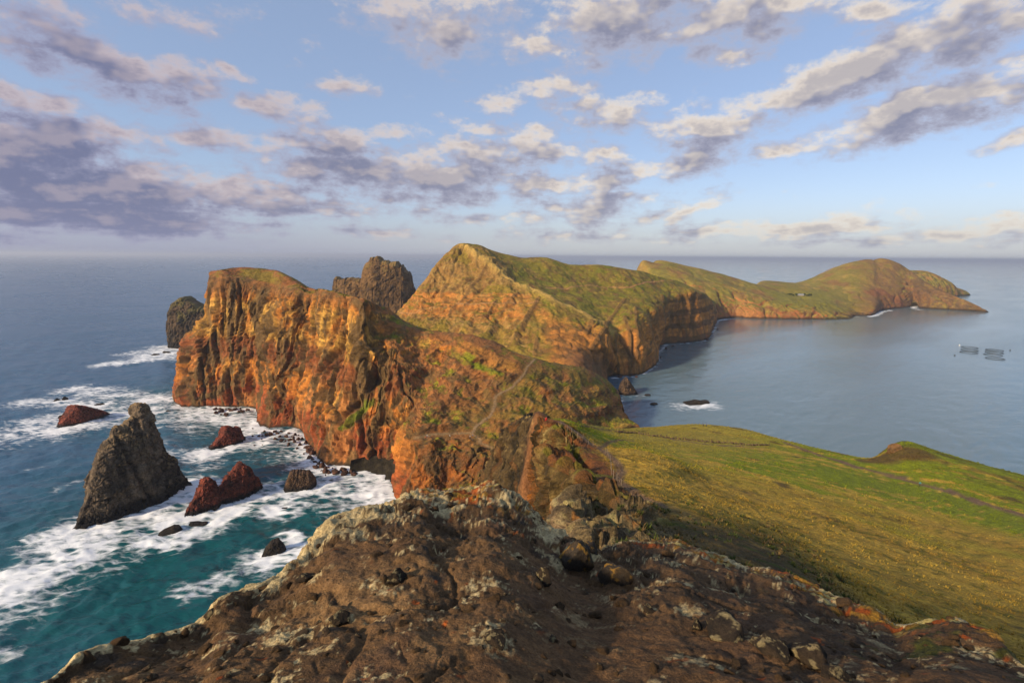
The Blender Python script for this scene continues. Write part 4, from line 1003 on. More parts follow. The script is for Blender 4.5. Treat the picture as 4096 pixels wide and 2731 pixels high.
# ------------------------------------------------------------------ sea stacks: a ridge line surveyed against the sky or sea, standing on its waterline
def fin_shape(ridge, L, Rr, thick, n=120, m=64, amp=1.0, seed=0, blunt=.6, zmin=-3.0, bed=0.0):
    L, Rr = np.asarray(L, float), np.asarray(Rr, float)
    t = (Rr - L) * np.array([1, 1, 0]); ln = np.linalg.norm(t); t /= ln
    nrm = np.array([-t[1], t[0], 0])
    if nrm @ (L - EYE) < 0: nrm = -nrm                    # away from the viewpoint
    base0 = L + nrm * thick * .5
    pts = []
    for px, py in ridge:
        d = ray(px, py)
        k = ((base0 - EYE) @ nrm) / (d @ nrm)
        p = EYE + d * k
        pts.append(((p - base0) @ t, p[2]))
    pts = np.array(pts)
    seg = np.concatenate([[0], np.cumsum(np.linalg.norm(np.diff(pts, axis=0), axis=1))])
    x = np.linspace(0, seg[-1], n)
    s, zt = np.interp(x, seg, pts[:, 0]), np.interp(x, seg, pts[:, 1])
    zmax = zt.max()
    jag = ridged(np.stack([s / (zmax * .10), 0 * s + seed, 0 * s], -1), 4, .6) - .5
    zt = np.maximum(zt + jag * zmax * .085 * np.clip(zt / zmax, 0, 1), zmin + .5)
    th = np.linspace(0, math.pi, m)
    S, TH = np.meshgrid(s, th); ZT = np.meshgrid(zt, th)[0]
    hv = np.sin(TH) ** 1.0                                # 0 at the waterline, 1 on the ridge
    Z = zmin + (ZT - zmin) * hv
    endt = np.clip(np.minimum(S - s.min(), s.max() - S) / (0.16 * (s.max() - s.min()) + 1e-6), 0, 1) ** .6
    w = thick * .5 * (0.25 + .75 * endt) * np.sign(np.cos(TH)) * np.abs(np.cos(TH)) ** blunt * (.35 + .65 * (ZT - zmin) / (zmax - zmin))
    P = base0 + S[..., None] * t - w[..., None] * nrm
    P[..., 2] = Z
    N = normals(P)
    if N[m // 4, n // 2] @ nrm > 0: N = -N
    q = P.astype(np.float32) + seed * 7.7
    sc = zmax
    d1, d2, idn = cells(q / (sc * .16) + .3 * fbm(q / (sc * .1), 2)[..., None], seed)
    d = amp * sc * (.08 * fbm(q / (sc * .35), 3) + .075 * (ridged(q / (sc * .2), 5, .6) - .5) + .075 * (idn - .5) + .015 * sst(d2 - d1, 0, .12) - .05 * crack(q / (sc * .22) + 3, .10) - .03 * crack(q / (sc * .09) + 6, .12) + .085 * fbm(q / (sc * .06), 4, .6) + .045 * fbm(q / (sc * .022) + 5, 3))
    keep_top = np.where(np.sin(TH) > .96, .3, 1)
    P2 = P + N * (d * keep_top * (.3 + .7 * np.abs(N @ nrm)))[..., None]
    P2 = P2 + (fbm(q / (sc * .06) + 3, 3) * sc * .012)[..., None] * N
    return P2, S, hv, zmax, t, nrm

def rock_color(P, zmax, base, alt, top=None, wet=2.0, seed=0, bands=None):
    q = P.astype(np.float32) + seed * 3.1
    z = P[..., 2]
    n1, n2, n3 = fbm(q / (zmax * .3), 4), fbm(q / (zmax * .1) + 4, 4), fbm(q / (zmax * .035) + 9, 3)
    c = mix(base, alt, sst(n1 + .6 * n2, -.25, .35))
    c = mix(c, np.array(c) * .38, sst(n3 + n2, .05, .35) * .85)
    c = mix(c, np.array(c) * .45, sst(ridged(q / (zmax * np.array([.3, .3, .9])) + 4, 3), .62, .78) * .8)
    c = mix(c, np.minimum(np.array(c) * 1.5, .6), sst(n3 - n2, .1, .5) * .5)
    if bands is not None:
        c = mix(c, np.array(c) * .7, sst(np.sin(z * bands + 3 * n1), .2, .9) * .7)
    if top is not None:
        N = normals(P); up = np.abs(N[..., 2])
        c = mix(c, top, sst(n1 + n2 * .8 + (z / zmax - .62) * .7 + (up - .5) * .5, .1, .4) * .85)
    c = mix(c, WET, 1 - sst(z + wet * .5 * n2, wet * .45, wet * 1.1))
    return c

FOOT = []      # waterline segments of everything that stands in the sea, for the surf
def stack(name, label, cat, ridge, thick, colors, L=None, Rr=None, group=None, n=120, m=64, amp=1.0, seed=0, wet=2.0, bands=None, blunt=.6, top=None, foam=(6, 1.0), groove=None, mat=None):
    L = sea(*ridge[0]) if L is None else L
    Rr = sea(*ridge[-1]) if Rr is None else Rr
    P, S, hv, zmax, t, nrm = fin_shape(ridge, L, Rr, thick, n, m, amp, seed, blunt)
    if groove is not None:
        gp = pick(P, groove[0], 10, 14)
        g = np.exp(-(line_dist(P, gp, 12) / groove[1]) ** 2)
        P = P + nrm * (g * groove[2])[..., None]
        _pc.clear()
    c = rock_color(P, zmax, colors[0], colors[1], top, wet, seed, bands)
    if groove is not None: c = mix(c, (0.03, 0.022, 0.018), g * .6)
    org = np.array([P[..., 0].mean(), P[..., 1].mean(), 0.0])
    o = grid_obj(name, P - org, mat or M_STACK, c, smooth=False)
    o.location = org
    tag(o, label, cat, group)
    if foam: FOOT.append((np.array([L[:2], Rr[:2]]), foam[0] + thick * .5, foam[1]))
    return o

def build_stacks():
    k1 = lambda *p: [(.5952 * x, 1500 + .5952 * y) for x, y in p]
    k2 = lambda *p: [(600 + .51 * x, 950 + .51 * y) for x, y in p]
    k4 = lambda *p: [(2400 + .721 * x, 950 + .721 * y) for x, y in p]
    REDS = ((0.235, 0.060, 0.036), (0.13, 0.040, 0.028)); BLK = ((0.052, 0.040, 0.031), (0.024, 0.019, 0.016))
    g = 'rocks standing in the surf'
    stack('sea_stack', 'tall dark pointed sea stack split by a diagonal crevice', 'sea stack',
          k1((480, 1092), (550, 900), (600, 740), (650, 560), (700, 460), (755, 400), (765, 365), (800, 345), (860, 310), (880, 285), (900, 290), (905, 230), (920, 200), (980, 200), (1000, 240), (1020, 310), (1070, 400), (1085, 460), (1130, 530), (1190, 600), (1240, 690), (1290, 772)),
          19, ((0.185, 0.138, 0.095), (0.070, 0.057, 0.046)), n=230, m=150, amp=.48, seed=1, wet=7, blunt=.75, top=(0.25, 0.175, 0.095), foam=(9, 1.15),
          groove=(k1((775, 385), (840, 500), (900, 620), (960, 730), (1040, 865)), 1.3, 3.2))
    stack('sea_stack', 'red double peaked sea stack right of the tall dark one', 'sea stack',
          k1((1215, 997), (1260, 900), (1310, 810), (1350, 740), (1360, 700), (1400, 685), (1445, 710), (1465, 765), (1500, 730), (1520, 680), (1570, 640), (1610, 577), (1640, 600), (1680, 620), (1690, 660), (1740, 690), (1760, 740), (1775, 782)),
          12, REDS, n=170, m=110, amp=.8, seed=2, wet=4, blunt=.75, foam=(9, 1.15), bands=.9)
    stack('sea_stack', 'small red wedge shaped rock in the foam near the cliff', 'sea stack',
          k1((1360, 537), (1430, 470), (1490, 400), (1500, 345), (1540, 340), (1570, 355), (1600, 345), (1610, 380), (1645, 415), (1640, 450)), 14, REDS, n=100, m=70, amp=.85, seed=3, wet=2.5, bands=1.1, foam=(7, 1))
    stack('sea_stack', 'low red islet left of the tall stack', 'islet',
          k1((370, 380), (440, 270), (490, 200), (560, 205), (640, 225), (700, 240), (740, 265), (790, 268)), 22, REDS, n=110, m=70, amp=.9, seed=4, wet=2.5, bands=.8, foam=(8, 1))
    stack('sea_stack', 'rounded brown rock near the cove', 'sea stack',
          k1((1895, 800), (1920, 720), (1950, 650), (2000, 643), (2080, 650), (2120, 690), (2135, 770)), 15, ((0.15, 0.088, 0.050), (0.075, 0.05, 0.036)), n=90, m=70, amp=.6, seed=5, wet=4, blunt=.45, foam=(5, .95))
    stack('sea_rock', 'black rock in a ring of foam below the outcrop', 'rock',
          k1((1750, 1237), (1780, 1170), (1830, 1110), (1870, 1100), (1905, 1130), (1925, 1170), (1970, 1160), (1975, 1185)), 8, BLK, n=70, m=50, amp=.8, seed=6, wet=1.5, foam=(6, 1.05))
    stack('sea_rock', 'low black reef at the foot of the red double stack', 'rock',
          k1((1035, 1087), (1100, 1040), (1170, 1010), (1200, 1010), (1240, 1040)), 8, BLK, n=60, m=40, amp=.8, seed=7, wet=1.5, foam=(7, 1.1))
    stack('sea_rock', 'low black ledge joining the red double stack', 'rock',
          k1((1235, 1012), (1270, 990), (1320, 985), (1350, 990), (1390, 985), (1400, 1000)), 6, BLK, n=50, m=36, amp=.8, seed=8, wet=1.5, foam=None)
    stack('sea_rock', 'twin topped black rock farthest out on the left', 'rock', k1((345, 183), (380, 155), (410, 168), (430, 143), (455, 155), (465, 172)), 9, BLK, n=50, m=36, seed=9, wet=1.2, foam=(9, 1))
    stack('sea_rock', 'low black rock behind the red islet', 'rock', k1((610, 210), (650, 192), (690, 188), (725, 200)), 6, BLK, n=40, m=30, seed=10, wet=1, foam=(8, 1))
    stack('sea_rock', 'small dark rock beside the left end of the red islet', 'rock', k1((385, 290), (400, 270), (430, 266), (440, 285)), 5, BLK, n=30, m=24, seed=11, wet=1, foam=(5, .8))
    stack('sea_rock', 'small dark rock between tall stack and headland', 'rock', k1((1110, 248), (1125, 234), (1145, 240), (1148, 250)), 4, BLK, n=30, m=24, seed=12, wet=1, foam=(5, .8))
    stack('sea_rock', 'dark rock awash at the left edge of the picture', 'rock', k1((60, 1400), (100, 1372), (150, 1345), (200, 1330), (210, 1338)), 5, BLK, n=50, m=30, seed=13, wet=2, foam=(14, 1.1))
    stack('sea_rock', 'small black rock awash between the brown rock and the black one', 'rock', k1((1870, 905), (1895, 890), (1930, 888), (1950, 902)), 3, BLK, n=30, m=24, seed=14, wet=1, foam=(9, 1.1))
    stack('islet', 'dark cave riddled islet behind the left end of the headland', 'islet',
          [(689, 1393), (677, 1300), (687, 1246), (702, 1220), (728, 1192), (750, 1187), (768, 1200), (804, 1220), (840, 1236), (880, 1260), (930, 1395)], 60, ((0.115, 0.075, 0.042), (0.06, 0.045, 0.032)),
          n=120, m=80, amp=.45, seed=15, wet=10, blunt=.5, top=(0.16, 0.13, 0.045), foam=(10, 1), bands=.25)
    stack('sea_rock', 'low dark rock in the foam before the cave islet', 'rock', k2((90, 905), (110, 890), (145, 893), (170, 908)), 6, BLK, n=30, m=24, seed=16, wet=1, foam=(16, 1.1))
    stack('sea_rock', 'flat dark reef left of the cave islet', 'rock', k2((0, 925), (30, 910), (70, 912), (80, 925)), 6, BLK, n=30, m=24, seed=17, wet=1, foam=(16, 1.1))
    Lg, Rg = at(1330, 1200, 1000), at(1670, 1200, 1010); Lg[2] = Rg[2] = 0
    stack('islet', 'massive brown block islet standing behind the headland', 'islet',
          [(1326, 1330), (1334, 1159), (1340, 1113), (1355, 1110), (1365, 1118), (1406, 1112), (1452, 1118), (1457, 1078), (1472, 1050), (1487, 1032), (1513, 1029), (1544, 1047), (1569, 1053), (1589, 1049), (1615, 1067), (1646, 1098), (1651, 1139), (1661, 1159), (1675, 1330)],
          90, ((0.155, 0.10, 0.065), (0.10, 0.066, 0.046)), L=Lg, Rr=Rg, n=170, m=110, amp=.2, seed=18, wet=4, blunt=.45, bands=.32, foam=None, mat=M_HILL, top=(0.18, 0.135, 0.075))
    bg = 'rocks in the bay'
    stack('sea_stack', 'pointed brown rock at the bay foot of the isthmus', 'sea stack', [(2474, 1584), (2477, 1550), (2490, 1525), (2505, 1509), (2522, 1530), (2535, 1550), (2548, 1570), (2562, 1582)], 18, ((0.125, 0.08, 0.05), (0.07, 0.05, 0.036)), n=90, m=60, amp=.6, seed=19, wet=3, foam=(3, .5))
    stack('sea_rock', 'wide low reef with white water in the bay', 'rock', [(2726, 1626), (2746, 1608), (2770, 1604), (2790, 1600), (2810, 1604), (2829, 1600), (2836, 1618)], 16, BLK, n=80, m=40, amp=1.2, seed=20, wet=1.5, foam=(6, .85))
    stack('sea_rock', 'small flat black rock next to the pointed bay rock', 'rock', k4((240, 880), (255, 868), (275, 868), (290, 880)), 6, BLK, n=36, m=24, seed=21, wet=1, foam=None)
    stack('sea_rock', 'small black rock midway between pointed rock and reef', 'rock', k4((276, 938), (290, 918), (308, 914), (322, 928)), 7, BLK, n=36, m=24, seed=22, wet=1, foam=(3, .5))
    stack('sea_rock', 'dark rock at the waterline behind the meadow edge', 'rock', [(2570, 1722), (2585, 1712), (2605, 1710), (2618, 1722)], 8, BLK, n=36, m=24, seed=23, wet=1, foam=(3, .5))
    # land beyond the arch point, and the lighthouse rock
    L2, R2 = sea(3560, 1190), sea(3864, 1187)
    stack('far_islet', 'grassy far islet beyond the arch point', 'islet', [(3540, 1190), (3580, 1110), (3637, 1084), (3678, 1084), (3708, 1097), (3744, 1114), (3746, 1124), (3790, 1145), (3815, 1152), (3841, 1168), (3858, 1180), (3866, 1187)],
          260, ((0.155, 0.145, 0.030), (0.21, 0.115, 0.05)), L=L2, Rr=R2, n=110, m=60, amp=.18, seed=24, wet=6, foam=None, mat=M_FAR, blunt=.9)
    L3, R3 = sea(3262, 1108), sea(3560, 1108)
    stack('far_islet', 'pale rocky islet carrying the lighthouse on the horizon', 'islet', [(3262, 1108), (3290, 1096), (3322, 1085), (3353, 1071), (3388, 1061), (3430, 1060), (3480, 1075), (3560, 1108)],
          300, ((0.34, 0.24, 0.15), (0.22, 0.15, 0.095)), L=L3, Rr=R3, n=90, m=50, amp=.25, seed=25, wet=6, foam=None, mat=M_FAR)

# ------------------------------------------------------------------ boulders
def rock_meshes(count, mat, seed, base, alt, lichen=None, sub=3):
    out = []
    for i in range(count):
        bm = bmesh.new(); bmesh.ops.create_icosphere(bm, subdivisions=sub, radius=1.0)
        V = np.array([v.co[:] for v in bm.verts]); F = np.array([[v.index for v in f.verts] for f in bm.faces]); bm.free()
        r_ = np.random.RandomState(seed + i)
        V = V * r_.uniform(.7, 1.15, 3)
        for k in range(14):                                  # cleaved faces
            nn = r_.normal(size=3); nn /= np.linalg.norm(nn); hgt = r_.uniform(.38, .72)
            ex_ = np.clip(V @ nn - hgt, 0, None); V = V - ex_[:, None] * nn * .9
        q = V.astype(np.float32) + 5.0 * i + seed
        V = V * (1 + .14 * fbm(q * 1.4, 3) + .10 * (ridged(q * 2.6, 3) - .5) + .06 * fbm(q * 6, 3))[:, None]
        c = mix(base, alt, sst(fbm(q * 1.3 + 2, 4), -.25, .3))
        if lichen is not None:
            c = mix(c, lichen, sst(fbm(q * 2.2 + 9, 4) + .35 * fbm(q * 9, 3) + .25 * V[:, 2], .22, .36) * .9)
        o = mesh_from('rock_mesh', V, F, mat, c)
        me = o.data; bpy.data.objects.remove(o); out.append(me)
    return out
def put(name, me, loc, size, rz, label, cat, group=None, tilt=(0, 0), flat=.75):
    o = bpy.data.objects.new(name, me); COL.objects.link(o)
    o.location = loc; o.scale = (size, size * random.uniform(.75, 1.1), size * flat); o.rotation_euler = (tilt[0], tilt[1], rz)
    tag(o, label, cat, group)
    return o

def build_shore_boulders():
    ms = rock_meshes(6, M_STACK, 40, (0.10, 0.047, 0.032), (0.050, 0.032, 0.025))
    line = [(1030, 1735), (1075, 1742), (1125, 1752), (1180, 1758), (1215, 1790), (1255, 1815), (1265, 1850), (1280, 1880), (1330, 1890), (1380, 1893), (1430, 1888)]
    pts = []
    L = np.array(line, float)
    for k in range(95):
        i = random.randrange(len(L) - 1); t = random.random()
        q = L[i] * (1 - t) + L[i + 1] * t + np.array([random.gauss(0, 13), random.gauss(-8, 10)])
        pts.append((q, random.choice((1.0, 1.3, 1.6, 2.0, 2.6, 3.4))))
    for k in range(26):
        pts.append((np.array([random.uniform(860, 1010), 1645 + random.gauss(0, 9)]), random.choice((1.2, 1.8, 2.6, 3.6))))
    for k in range(10):
        pts.append((np.array([random.uniform(1010, 1180), random.uniform(1740, 1790)]), random.choice((.8, 1.0, 1.4))))
    for k, (q, s) in enumerate(pts):
        p = sea(*q, z=.4)
        size = 'small' if s < 1.5 else 'middling' if s < 2.5 else 'large'
        spot = 'at the foot of the dark cave left of the red promontory' if q[0] <= 1015 else 'beside the foot of the red promontory' if q[0] < 1120 else 'in the bight right of the red promontory' if q[0] < 1225 else 'below the green streaked gully' if q[0] < 1300 else 'on the shore left of the black beach'
        where = size + ' dark boulder ' + spot
        put('shore_boulder', random.choice(ms), p + np.array([0, 0, random.uniform(-.2, .6)]), s, random.uniform(0, 6.28), where, 'boulder', 'boulders below the orange cliffs' if q[0] > 1015 else 'boulders below the red cave')
    for q, s in (((2462, 1500), 2.5), ((2478, 1508), 3), ((2520, 1505), 2), ((2545, 1508), 2.4), ((2642, 1432), 2.6), ((2664, 1395), 3), ((2690, 1385), 2.5), ((2738, 1372), 2.4), ((2829, 1360), 3), ((2870, 1318), 3), ((2846, 1338), 2.5)):
        put('shore_boulder', random.choice(ms), sea(*q, z=.3), s * 1.3, random.uniform(0, 6), 'dark boulder in the surf under the bay cliffs', 'boulder', 'boulders under the bay cliffs')

# ------------------------------------------------------------------ the sea
def build_sea():
    th = np.concatenate([np.radians([89.5, 80, 65, 55, 48]), np.radians(np.linspace(44, .9, 400)), np.radians(np.geomspace(.85, .085, 40))])
    az = np.concatenate([np.radians(np.linspace(-180, -62, 26, endpoint=False)), np.radians(np.linspace(-62, 60, 560)), np.radians(np.linspace(62, 180, 26))])
    r = CAM_H / np.tan(th)
    A, Rr = np.meshgrid(az, r)
    X, Y = Rr * np.sin(A), Rr * np.cos(A)
    P = np.stack([X, Y, 0 * X], -1)
    q = P.astype(np.float32)
    rough = np.clip(1 - sst(X - .16 * Y, -60, 60) * .72, .28, 1)       # open side rough, bay sheltered
    fade = 1 - sst(Rr, 500, 2600)
    ca, sa = math.cos(R(35)), math.sin(R(35))
    along, across = X * ca + Y * sa, -X * sa + Y * ca                   # swell comes in from the left
    sw = np.stack([along / 60, across / 22, 0 * X], -1)
    h = 1.1 * (ridged(sw, 2) - .5) + .9 * (ridged(np.stack([along / 22, across / 8, 0 * X + 3], -1), 3) - .5) + .5 * fbm(np.stack([X / 5, Y / 4, 0 * X + 7], -1), 2)
    P[..., 2] = h * rough * fade * 1.7
    # surf: close to rocks and shores, and drifting bands of foam
    XY = np.stack([X, Y, 0 * X], -1)
    foam = np.zeros(X.shape)
    def add(pts, w, s, inner=None):
        nonlocal foam
        w = w * 1.12
        p3 = np.array([[p[0], p[1], 0.0] for p in pts])
        d = line_dist(XY, p3, w * 1.7)
        foam = np.maximum(foam, s * np.exp(-(d / w) ** 2 * .9))
    for seg, w, s in FOOT: add(seg, w * 1.2, s)
    S = lambda *l: [sea(*p) for p in l]
    shore = [(672, 1592), (700, 1606), (770, 1640), (880, 1640), (1000, 1645), (1048, 1725), (1120, 1735), (1172, 1728), (1235, 1803), (1288, 1870), (1380, 1885), (1450, 1890), (1530, 1930), (1570, 2000), (1600, 2060)]
    add(S(*shore), 14, 1.0)
    add(S((1080, 1770), (1180, 1790), (1240, 1850)), 22, .72)
    add(S((1400, 1915), (1480, 1960), (1540, 2020), (1560, 2090)), 26, .98)
    add(S((1300, 1930), (1420, 2000), (1480, 2080)), 26, .70)
    add(S((760, 1660), (900, 1672), (1000, 1690), (1060, 1760)), 26, .86)
    add(S((560, 1640), (700, 1690), (800, 1720)), 24, .62)
    add(S((640, 1780), (720, 1840), (820, 1860)), 20, .52)
    add(S((1000, 1820), (1120, 1850), (1230, 1900)), 20, .45)
    add(S((300, 1560), (420, 1570), (520, 1590), (650, 1605)), 28, .82)
    add(S((120, 1610), (260, 1615), (420, 1625), (600, 1632)), 24, .80)
    add(S((0, 1745), (120, 1700), (230, 1680)), 30, .80)
    add(S((0, 1770), (150, 1760), (330, 1730), (480, 1690)), 30, .55)
    add(S((450, 1455), (560, 1440), (700, 1430)), 26, .92)
    add(S((520, 1415), (620, 1395), (690, 1395)), 24, .85)
    add(S((290, 2150), (420, 2115), (560, 2070), (690, 2000), (775, 1965)), 6, 1.2)
    add(S((230, 2170), (420, 2150), (560, 2110), (660, 2050)), 9, .82)
    add(S((600, 2160), (700, 2150), (800, 2115), (920, 2050), (1060, 1975)), 8, 1.15)
    add(S((570, 2170), (720, 2180), (860, 2120)), 10, .78)
    add(S((0, 2400), (120, 2330), (260, 2260), (360, 2200)), 17, .92)
    add(S((0, 2330), (120, 2290), (250, 2230)), 14, .95)
    add(S((20, 2470), (160, 2400), (320, 2330), (420, 2280)), 16, .62)
    add(S((730, 2370), (830, 2340), (900, 2310)), 8, .80)
    add(S((740, 2390), (840, 2365), (920, 2330)), 6, .75)
    add(S((1020, 2240), (1090, 2270), (1170, 2240), (1190, 2190), (1150, 2140)), 7, .98)
    add(S((990, 2220), (1040, 2300), (1150, 2290)), 8, .55)
    add(S((1100, 2040), (1140, 2060), (1180, 2040)), 8, .85)
    add(S((1200, 2000), (1320, 2030), (1420, 2070), (1480, 2130)), 16, .62)
    add(S((1230, 1990), (1350, 1990), (1450, 2010)), 14, .66)
    add(S((0, 2610), (40, 2620)), 6, .7); add(S((3655, 1232), (3655, 1222), (3655, 1212)), 12, 1.0)  # second band whitens the water inside the arch, painting its opening bright
    add(S((230, 1960), (300, 1925)), 7, .5); add(S((150, 1870), (210, 1850)), 7, .45); add(S((380, 1700), (520, 1760)), 16, .45)
    bay = [(2443, 1512), (2500, 1508), (2555, 1506), (2600, 1475), (2638, 1446), (2630, 1415), (2668, 1378), (2735, 1375), (2820, 1364), (2853, 1328), (2872, 1285), (2941, 1273)]
    add(S(*bay), 6.0, .62)
    add(S((2870, 1284), (2910, 1275), (2945, 1273), (3010, 1276)), 7, .8); add(S((3482, 1266), (3500, 1262), (3530, 1246), (3560, 1242)), 10, .95); add(S((3630, 1238), (3690, 1238)), 9, .8); add(S((3395, 1268), (3430, 1268)), 8, .7)
    add(S((2480, 1600), (2482, 1640), (2500, 1680), (2540, 1712)), 5, .65)
    foam = np.minimum(foam, .98) * np.clip(.86 + .45 * fbm(q / 30 + 5, 3) + .2 * fbm(q / 8, 2), 0, 1.25)
    foam = np.maximum(foam, .46 * np.exp(-(line_dist(XY, np.array([p * np.array([1, 1, 0]) for p in S(*shore)]), 170) / 95) ** 2) * sst(fbm(np.stack([along / 45, across / 14, 0 * X + 9], -1), 3), -.3, .35))
    foam = np.maximum(foam, .34 * sst(h, .55, 1.25) * rough * (1 - sst(Rr, 600, 1500)))
    # depth colour: turquoise over the shelf below, dark blue out at sea, the grey-green bay paled by painted sky reflection
    shelf = np.exp(-((X + 150) / 170) ** 2 - ((Y - 235) / 130) ** 2)
    shelf = np.maximum(shelf, .75 * np.exp(-(line_dist(XY, np.array([p * np.array([1, 1, 0]) for p in S(*shore)]), 200) / 75) ** 2))
    c = mix((0.035, 0.095, 0.165), (0.003, 0.068, 0.074), np.clip(shelf * 1.15 + .25 * fbm(q / 60, 3), 0, 1))
    c = mix(c, (0.115, 0.175, 0.195), sst(X - .16 * Y, -40, 120))
    patch = fbm(np.stack([along / 260, across / 90, 0 * X], -1), 4)
    o = grid_obj('sea', P, sea_material(), c, attrs={'Foam': foam, 'Ruffle': np.clip(rough + .5 * patch, 0, 1.4)})
    tag(o, 'open blue sea with white surf', kind='structure')

def sea_material():
    m, nt, N, L = nodes_of('sea water')
    out = N.new('ShaderNodeOutputMaterial')
    tc = N.new('ShaderNodeTexCoord')
    w = N.new('ShaderNodeBsdfPrincipled')
    col = N.new('ShaderNodeAttribute'); col.attribute_name = 'Col'
    fo = N.new('ShaderNodeAttribute'); fo.attribute_name = 'Foam'
    ru = N.new('ShaderNodeAttribute'); ru.attribute_name = 'Ruffle'
    L.new(col.outputs['Color'], w.inputs['Base Color'])
    rm = N.new('ShaderNodeMapRange'); rm.inputs['From Min'].default_value = 0; rm.inputs['From Max'].default_value = 1.2; rm.inputs['To Min'].default_value = .06; rm.inputs['To Max'].default_value = .30
    L.new(ru.outputs['Fac'], rm.inputs['Value']); L.new(rm.outputs[0], w.inputs['Roughness']); w.inputs['IOR'].default_value = 1.333
    def noise(scale, detail, rough, vec, dist=0.0):
        n = N.new('ShaderNodeTexNoise'); n.inputs['Scale'].default_value = scale; n.inputs['Detail'].default_value = detail
        n.inputs['Roughness'].default_value = rough; n.inputs['Distortion'].default_value = dist
        L.new(vec, n.inputs['Vector']); return n
    def math_(op, a, b=None, c=None):
        n = N.new('ShaderNodeMath'); n.operation = op
        for i, v in enumerate((a, b, c)):
            if v is None: continue
            if isinstance(v, (int, float)): n.inputs[i].default_value = v
            else: L.new(v, n.inputs[i])
        return n.outputs[0]
    mp = N.new('ShaderNodeMapping'); mp.inputs['Rotation'].default_value = (0, 0, R(-35)); mp.inputs['Scale'].default_value = (.42, 1.0, 1.0)
    L.new(tc.outputs['Object'], mp.inputs['Vector'])
    v = mp.outputs[0]
    b1 = N.new('ShaderNodeBump'); b1.inputs['Distance'].default_value = 1.0
    L.new(noise(.16, 4, .55, v).outputs['Fac'], b1.inputs['Height'])
    L.new(math_('MULTIPLY', ru.outputs['Fac'], 1.0), b1.inputs['Strength'])
    b2 = N.new('ShaderNodeBump'); b2.inputs['Distance'].default_value = .32
    L.new(noise(.9, 3, .6, v).outputs['Fac'], b2.inputs['Height'])
    L.new(math_('MULTIPLY_ADD', ru.outputs['Fac'], .6, .25), b2.inputs['Strength'])
    L.new(b1.outputs[0], b2.inputs['Normal']); L.new(b2.outputs[0], w.inputs['Normal'])
    # foam: torn lace where thin, solid where the surf is thick
    n1 = noise(.11, 9, .66, v, 1.2).outputs['Fac']
    vo = N.new('ShaderNodeTexVoronoi'); vo.feature = 'DISTANCE_TO_EDGE'; vo.inputs['Scale'].default_value = .22
    wn = noise(.25, 5, .6, v)
    wadd = N.new('ShaderNodeVectorMath'); wadd.operation = 'MULTIPLY_ADD'
    L.new(wn.outputs['Color'], wadd.inputs[0]); wadd.inputs[1].default_value = (5, 5, 0); L.new(v, wadd.inputs[2])
    L.new(wadd.outputs[0], vo.inputs['Vector'])
    lace = math_('SUBTRACT', 1.0, math_('MULTIPLY', vo.outputs['Distance'], 3.2))
    pat = math_('ADD', math_('MULTIPLY', n1, .95), math_('MULTIPLY', lace, .22))
    thr = math_('SUBTRACT', 1.065, math_('MULTIPLY', fo.outputs['Fac'], .74))
    mr = N.new('ShaderNodeMapRange'); mr.interpolation_type = 'SMOOTHSTEP'
    L.new(math_('SUBTRACT', pat, thr), mr.inputs['Value'])
    mr.inputs['From Min'].default_value = -.17; mr.inputs['From Max'].default_value = .24
    mask = math_('MULTIPLY', mr.outputs[0], math_('GREATER_THAN', fo.outputs['Fac'], .06))
    fb = N.new('ShaderNodeBsdfPrincipled'); fb.inputs['Roughness'].default_value = .9; fb.inputs['Base Color'].default_value = (.80, .82, .82, 1); fb.inputs['Specular IOR Level'].default_value = .1
    b3 = N.new('ShaderNodeBump'); b3.inputs['Distance'].default_value = .6; b3.inputs['Strength'].default_value = .7
    L.new(n1, b3.inputs['Height']); L.new(b3.outputs[0], fb.inputs['Normal'])
    mx = N.new('ShaderNodeMixShader')
    L.new(mask, mx.inputs[0]); L.new(w.outputs[0], mx.inputs[1]); L.new(fb.outputs[0], mx.inputs[2])
    L.new(mx.outputs[0], out.inputs[0])
    return m

def build_beach():
    w_ = [(1395, 1892), (1450, 1898), (1520, 1918), (1556, 1960), (1588, 2010), (1620, 2080), (1700, 2160), (1850, 2200)]
    i_ = [(1400, 1868), (1460, 1862), (1545, 1868), (1600, 1900), (1640, 1960), (1680, 2040), (1760, 2100), (1900, 2120)]
    a = np.array([sea(*p, z=-1.2) for p in w_]); b = np.array([sea(*p, z=4.0) for p in i_])
    net = np.array([a + (a - b) * .4 - np.array([0, 0, 1.5]), a, a * .5 + b * .5 + np.array([0, 0, -.3]), b, b + (b - a) * .8 + np.array([0, 0, 1.5])])
    P, U, V, E = loft(net, 60, 120)
    P[..., 2] += .25 * fbm(P / 5, 3)
    c = mix((0.016, 0.014, 0.014), (0.035, 0.029, 0.026), sst(fbm(P / 4, 3), -.2, .3))
    tag(grid_obj('beach', P, M_CLIFF, c), 'black sand beach under the cliff', kind='structure')

# ------------------------------------------------------------------ smaller things
def plain(name, color, rough=.7, metal=0.0, scale=8.0, amount=.2, spec=.3):
    m = surface_mat(name, (scale, scale * 4), amount, (.01,), rough, spec, tint=color)
    return m
def box_mesh(name, sx, sy, sz, mat, z0=0.0, bevel=0.0):
    bm = bmesh.new(); bmesh.ops.create_cube(bm, size=1.0)
    for v in bm.verts: v.co = Vector((v.co.x * sx, v.co.y * sy, (v.co.z + .5) * sz + z0))
    if bevel: bmesh.ops.bevel(bm, geom=list(bm.edges), offset=bevel, segments=1, affect='EDGES')
    me = bpy.data.meshes.new(name); bm.to_mesh(me); bm.free(); me.materials.append(mat)
    return me
def child(name, me, parent, loc=(0, 0, 0), rot=(0, 0, 0), scale=(1, 1, 1)):
    o = bpy.data.objects.new(name, me); COL.objects.link(o)
    o.parent = parent; o.location = loc; o.rotation_euler = rot; o.scale = scale
    return o
